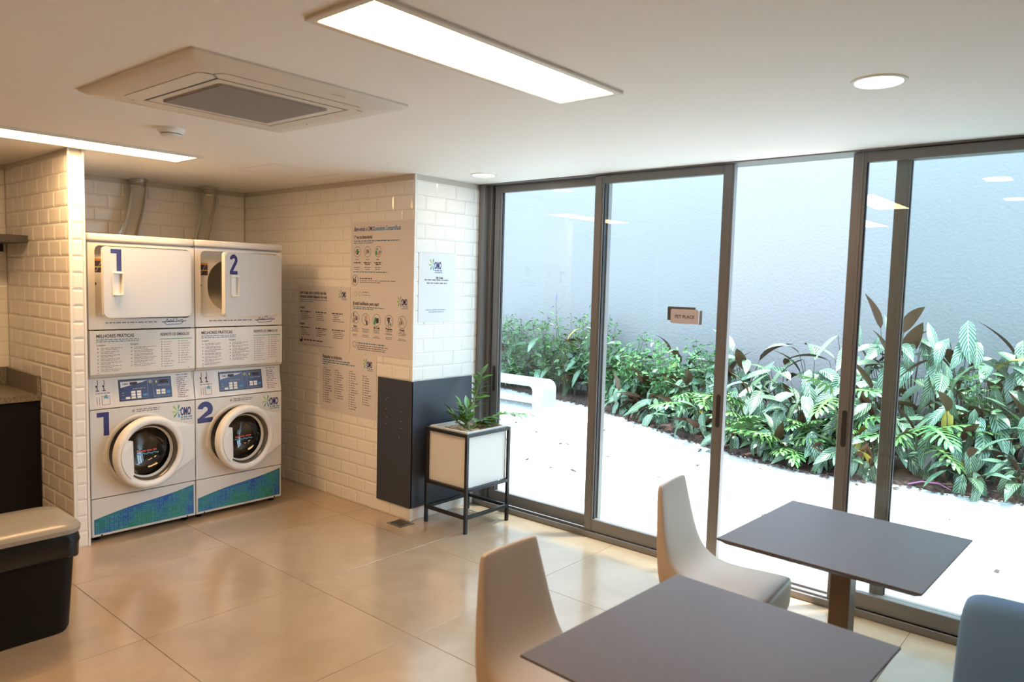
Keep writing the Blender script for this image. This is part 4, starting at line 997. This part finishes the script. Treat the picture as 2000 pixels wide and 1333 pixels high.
# ---- planting
lance = lambda v: max(.02, math.sin(math.pi*min(1, v**.72))**.8)
cal = [blade('leaf', .42, .118, (M['calathea'], M['calathea_back']), lance, a, f, 7) for a, f in ((.25, .10), (.55, .16), (.9, .08))]
cal_y = blade('leaf', .38, .12, (M['yellowleaf'], M['yellowleaf']), lance, .6, .12, 7)
def lobed():
    b = MB(); bm = b.bm; uvl = bm.loops.layers.uv.new('UVMap')
    for side, off in ((0, .0008), (1, -.0008)):
        def face(q, uv):
            if side: q, uv = q[::-1], uv[::-1]
            f = bm.faces.new([bm.verts.new(Vector(p)+Vector((0,0,off))) for p in q]); f.material_index = side
            for lp, c in zip(f.loops, uv): lp[uvl].uv = c
        # central blade then 7 lobes each side
        n = 6
        for i in range(n):
            v0, v1 = i/n, (i+1)/n
            w0, w1 = .030*(1-v0)+.012, .030*(1-v1)+.012
            z0, z1 = -.10*v0*v0, -.10*v1*v1
            face([(-w0, .40*v0, z0), (w0, .40*v0, z0), (w1, .40*v1, z1), (-w1, .40*v1, z1)], [(.4, v0), (.6, v0), (.6, v1), (.4, v1)])
        for s in (-1, 1):
            for k in range(8):
                v = k/7.0; y = .40*v; z = -.10*v*v; a = R(-35 + 108*v); ln = .185*(1-.45*v*v) if k else .12
                d = Vector((s*math.cos(a), math.sin(a), 0)); p = Vector((-d.y, d.x, 0)); base = Vector((s*.012, y, z))
                prev = None
                for j, (u, wd) in enumerate(((0, .012), (.35, .021), (.72, .019), (.93, .010), (1, .001))):
                    c = base + d*(ln*u) + Vector((0, 0, -.06*u*u)); cur = (c-p*wd, c+p*wd)
                    if prev: face([tuple(prev[0]), tuple(cur[0]), tuple(cur[1]), tuple(prev[1])], [(.3, v), (.3, v), (.7, v), (.7, v)])
                    prev = cur
    me = bpy.data.meshes.new('lobed_leaf'); bm.to_mesh(me); bm.free(); me.materials.append(M['philo']); me.materials.append(M['philo_back']); return me
lob = lobed()
small = blade('leaf', .085, .022, (M['small'], M['philo_back']), oval, .4, .1, 3)
def calathea(x, y, h, n, spread, label, group, seed, kmin=.75, kmax=1.15, lean=0.0):
    rg = random.Random(seed); z0 = GZ+.05
    t = thing('striped_leaf_plant', label, 'plant', (x, y, z0), 0, group); b = MB()
    for i in range(n):
        f = (i+.5)/n; az = rg.uniform(0, 2*math.pi)
        if rg.random() < .45: az = math.pi + rg.uniform(-1.0, 1.0)       # many lean out over the gravel
        hh = h*(.28+.72*f)*rg.uniform(.85, 1.05); rr_ = spread*rg.uniform(.25, 1)*(1-.45*f); k = rg.uniform(kmin, kmax)
        p = Vector((rr_*math.cos(az), rr_*math.sin(az), max(.10, hh-.16))); el = R(rg.uniform(-62, 2) if math.cos(az) < .1 else rg.uniform(15, 62))
        if rg.random() < .27: el = R(rg.uniform(10, 75))
        d = Vector((math.cos(az)*math.cos(el), math.sin(az)*math.cos(el), math.sin(el)))
        p.x = min(p.x, WX - .14 - x)
        if x + p.x + d.x*.45*k > WX - .10: p.x = -abs(p.x)*.6; d.x = -abs(d.x)
        if x + p.x + d.x*.45*k > WX - .10: d = Vector((-.3, d.y, .4)).normalized()
        mid = Vector((p.x*.35, p.y*.35, p.z*.6))
        b.tube([(rg.uniform(-.05, .05), rg.uniform(-.05, .05), -.05), mid, p], [.006, .005, .0035], 4, False)
        me = cal_y if rg.random() < .018 else rg.choice(cal)
        o = link('leaf', me, t); m = orient(d, roll=rg.uniform(-.6, .6)); m.translation = p; o.matrix_local = m; o.scale = (k*rg.uniform(.85, 1.15), k, k)
    b.build('stems', M['stem'], t, 60)['kind'] = 'stuff'
def philodendron(x, y, h, n, seed, label, az0=math.pi, s=1.0):
    rg = random.Random(seed); t = thing('lobed_leaf_plant', label, 'plant', (x, y, GZ+.03), 0, 'deeply lobed plants at the bed edge'); b = MB()
    for i in range(n):
        az = az0 + rg.uniform(-1.5, 1.5); el = R(rg.uniform(-10, 35)); rr_ = rg.uniform(.05, .24); p = Vector((rr_*math.cos(az), rr_*math.sin(az), h*rg.uniform(.45, 1)))
        d = Vector((math.cos(az)*math.cos(el), math.sin(az)*math.cos(el), math.sin(el)))
        b.tube([(0, 0, -.03), (p.x*.4, p.y*.4, p.z*.7), p], [.007, .006, .005], 5, False)
        o = link('leaf', lob, t); m = orient(d, roll=rg.uniform(-.35, .35)); m.translation = p; o.matrix_local = m; k = s*rg.uniform(.75, 1.1); o.scale = (k, k, k)
    b.build('stems', M['plantstem'], t, 60)['kind'] = 'stuff'
G1 = 'striped leaf plants along the garden wall'
seed = 100
# front rank, middle rank, back rank
ORD = 'first second third fourth fifth sixth seventh eighth ninth tenth eleventh twelfth thirteenth fourteenth fifteenth sixteenth'.split()
def rank(ys, off, hf, n, spread, label, kmin, kmax):
    global seed
    for i, y in enumerate(sorted(ys, reverse=True)):
        seed += 1; rg = random.Random(seed); yy = y + rg.uniform(-.12, .12); x = bed_x(yy) + off + rg.uniform(-.08, .08)
        if x > WX-.30: x = WX-.30
        calathea(x, yy, hf(yy)*rg.uniform(.9, 1.08), n, spread, label % ORD[i], G1, seed, kmin, kmax)
def top(y):
    return (1.38 if y < -2.6 else 1.22 + (-.26)*(y+2.6)/2.4 if y < -.2 else .96 + .1*max(0, min(1, y)))
fr_y = [-4.75, -4.3, -3.95, -3.25, -2.85, -2.45, -2.05, -1.65, -1.25, -.85, -.45, -.05, .45]
rank(fr_y, .24, lambda y: .48, 17, .26, 'low striped leaf plant, %s from the bench in the front rank', .6, .95)
rank([-4.9, -4.45, -4.0, -3.55, -3.1, -2.7, -2.3, -1.9, -1.45, -1.05, -.6, -.15, .3], .68, lambda y: top(y)*.72, 24, .34, 'striped leaf plant of middle height, %s from the bench in the middle rank', .8, 1.15)
rank([-4.8, -4.35, -3.9, -3.5, -3.05, -2.6, -2.2, -1.75, -1.3, -.8, -.3, .2], 1.12, lambda y: top(y)*1.0, 24, .36, 'tall striped leaf plant, %s from the bench in the back rank', .85, 1.2)
rank([-5.0, -4.5, -4.1, -3.6, -3.2, -2.75], 1.62, lambda y: top(y)*1.10, 20, .40, 'tallest striped leaf plant against the garden wall, %s from the lettered sign', .95, 1.3)
rank([.6, 1.0, 1.5, 2.0, 2.5, 3.0], .55, lambda y: 1.15, 14, .34, 'striped leaf plant among the fine shrubs behind the bench, %s from the sign', .7, 1.05)
for i, (x, y, h, n, lab) in enumerate(((5.78, -2.30, .24, 8, 'low lobed plant spilling over the bed edge behind the far table'), (6.02, -1.75, .52, 8, 'lobed plant beside the second door handle'), (6.02, -2.38, .60, 8, 'lobed plant rising behind the low one at the bed edge'), (5.95, -2.75, .78, 6, 'tallest lobed plant in the open doorway view'), (6.42, -1.02, .50, 7, 'lobed plant left of the open doorway'), (6.05, -3.45, .62, 6, 'lobed plant behind the short grey post'))):
    philodendron(x, y, h, n, 300+i, lab, R(200), .85)
# fine shrubs to the left: many tiny leaves
def shrub(x, y, h, r, n, seed, label):
    rg = random.Random(seed); t = thing('fine_leaf_shrub', label, 'shrub', (x, y, GZ+.03), 0, 'fine leaved shrubs behind the bench'); b = MB(); fb = MB(); bm = fb.bm; uvl = bm.loops.layers.uv.new('UVMap')
    for s in range(16):
        az = rg.uniform(0, 6.28); rr_ = r*math.sqrt(rg.random()); tipz = h*rg.uniform(.55, 1.12); p0 = Vector((rr_*.3*math.cos(az), rr_*.3*math.sin(az), -.03)); p1 = Vector((min(rr_*math.cos(az), WX-.06-x), rr_*math.sin(az), tipz)); pm = p0.lerp(p1, .55) + Vector((0, 0, .05))
        b.tube([p0, pm, p1], [.005, .004, .002], 4, False)
        for k in range(n//16):
            u = rg.uniform(.22, 1.0); c = p0.lerp(pm, u/.55) if u < .55 else pm.lerp(p1, (u-.55)/.45)
            a2 = rg.uniform(0, 6.28); el = rg.uniform(-.5, .7); d = Vector((math.cos(a2)*math.cos(el), math.sin(a2)*math.cos(el), math.sin(el)))
            base = c + d*rg.uniform(.0, .10); L = rg.uniform(.06, .12); wd = L*rg.uniform(.16, .28); m = orient(d, roll=rg.uniform(-.8, .8)); m.translation = base
            if x + base.x + .13 > WX: continue
            q = [m @ Vector(v) for v in ((0, 0, 0), (wd, L*.45, .004), (0, L, -.012), (-wd, L*.45, .004))]
            f = bm.faces.new([bm.verts.new(v) for v in q])
            for lp, uvc in zip(f.loops, ((.5, 0), (1, .5), (.5, 1), (0, .5))): lp[uvl].uv = uvc
    b.build('stems', M['stem'], t, 60)['kind'] = 'stuff'
    fb.build('foliage', M['small'], t, recalc=False)['kind'] = 'stuff'
for i, (x, y, h, r, lab) in enumerate(((7.6, 3.3, 1.15, .45, 'fine leaved shrub at the far left end of the bed'), (7.62, 2.75, 1.1, .45, 'fine leaved shrub above the bench seat'), (7.6, 2.2, 1.12, .42, 'fine leaved shrub above the rounded bench end'), (7.55, 1.7, 1.2, .40, 'fine leaved shrub beside the tall flowering stems'), (7.5, 1.2, 1.25, .40, 'fine leaved shrub behind the first glass door stile'), (7.35, .75, 1.0, .38, 'fine leaved shrub at the start of the second glass door'), (7.2, .3, .95, .36, 'fine leaved shrub left of the lettered sign'), (7.1, -.25, .95, .36, 'fine leaved shrub below the lettered sign'), (7.4, -.7, 1.0, .36, 'fine leaved shrub right below the lettered sign'), (6.7, -3.9, .95, .4, 'fine leaved shrub among the striped plants beyond the fourth glass door'))):
    shrub(x, y, h, r, 620, 500+i, lab)
# tall thin flowering stems
for i, (x, y, h, lab) in enumerate(((7.45, 1.95, 1.50, 'thin stem with a purple flower spike above the bench'), (7.5, 1.25, 1.56, 'tall thin flowering stem beside the first glass door stile'))):
    t = thing('flowering_stem', lab, 'plant', (x, y, GZ+.05)); b = MB(); rg = random.Random(i)
    b.tube([(0, 0, -.05), (.02, .03, h*.6), (.0, .05, h)], [.005, .004, .002], 5)
    for k in range(7):
        z = h*(.62+.05*k); b.tube([(.01, .04, z), (rg.uniform(-.12, .12), rg.uniform(-.12, .12), z+.08)], [.002, .001], 4)
    b.build('stems', M['stem'], t, 60)['kind'] = 'stuff'
    b = MB(); b.lathe([(.002, 0), (.014, .02), (.012, .06), (.002, .10)], 8, 0, .05, h-.02); b.build('flower', M['purple'], t, 60)
    for k in range(9):
        o = link('leaf', small, t); m = orient((rg.uniform(-1, 1), rg.uniform(-1, 1), rg.uniform(-.2, .8))); m.translation = (rg.uniform(-.08, .08), .04+rg.uniform(-.08, .08), h*(.6+.04*k)); o.matrix_local = m
# pink petiole lying at the bed edge
b = MB(); b.tube([(0, 0, .02), (.06, -.10, .05), (.05, -.24, .06), (.02, -.34, .03)], [.008, .009, .008, .004], 7)
o = tag(b.build('fallen_stalk', M['pink'], None, 60), 'pink fallen leaf stalk lying at the bed edge by the short post', 'leaf stalk'); o.location = (5.70, -3.46, GZ)

# lettering becomes plain mesh
bpy.context.view_layer.update(); dg = bpy.context.evaluated_depsgraph_get()
for o in [q for q in S.objects if q.type == 'FONT']:
    me = bpy.data.meshes.new_from_object(o.evaluated_get(dg)); nm = o.name; mm = o.matrix_local.copy(); pa = o.parent
    bpy.data.objects.remove(o); n_ = bpy.data.objects.new(nm, me); COL.objects.link(n_); n_.parent = pa; n_.matrix_local = mm
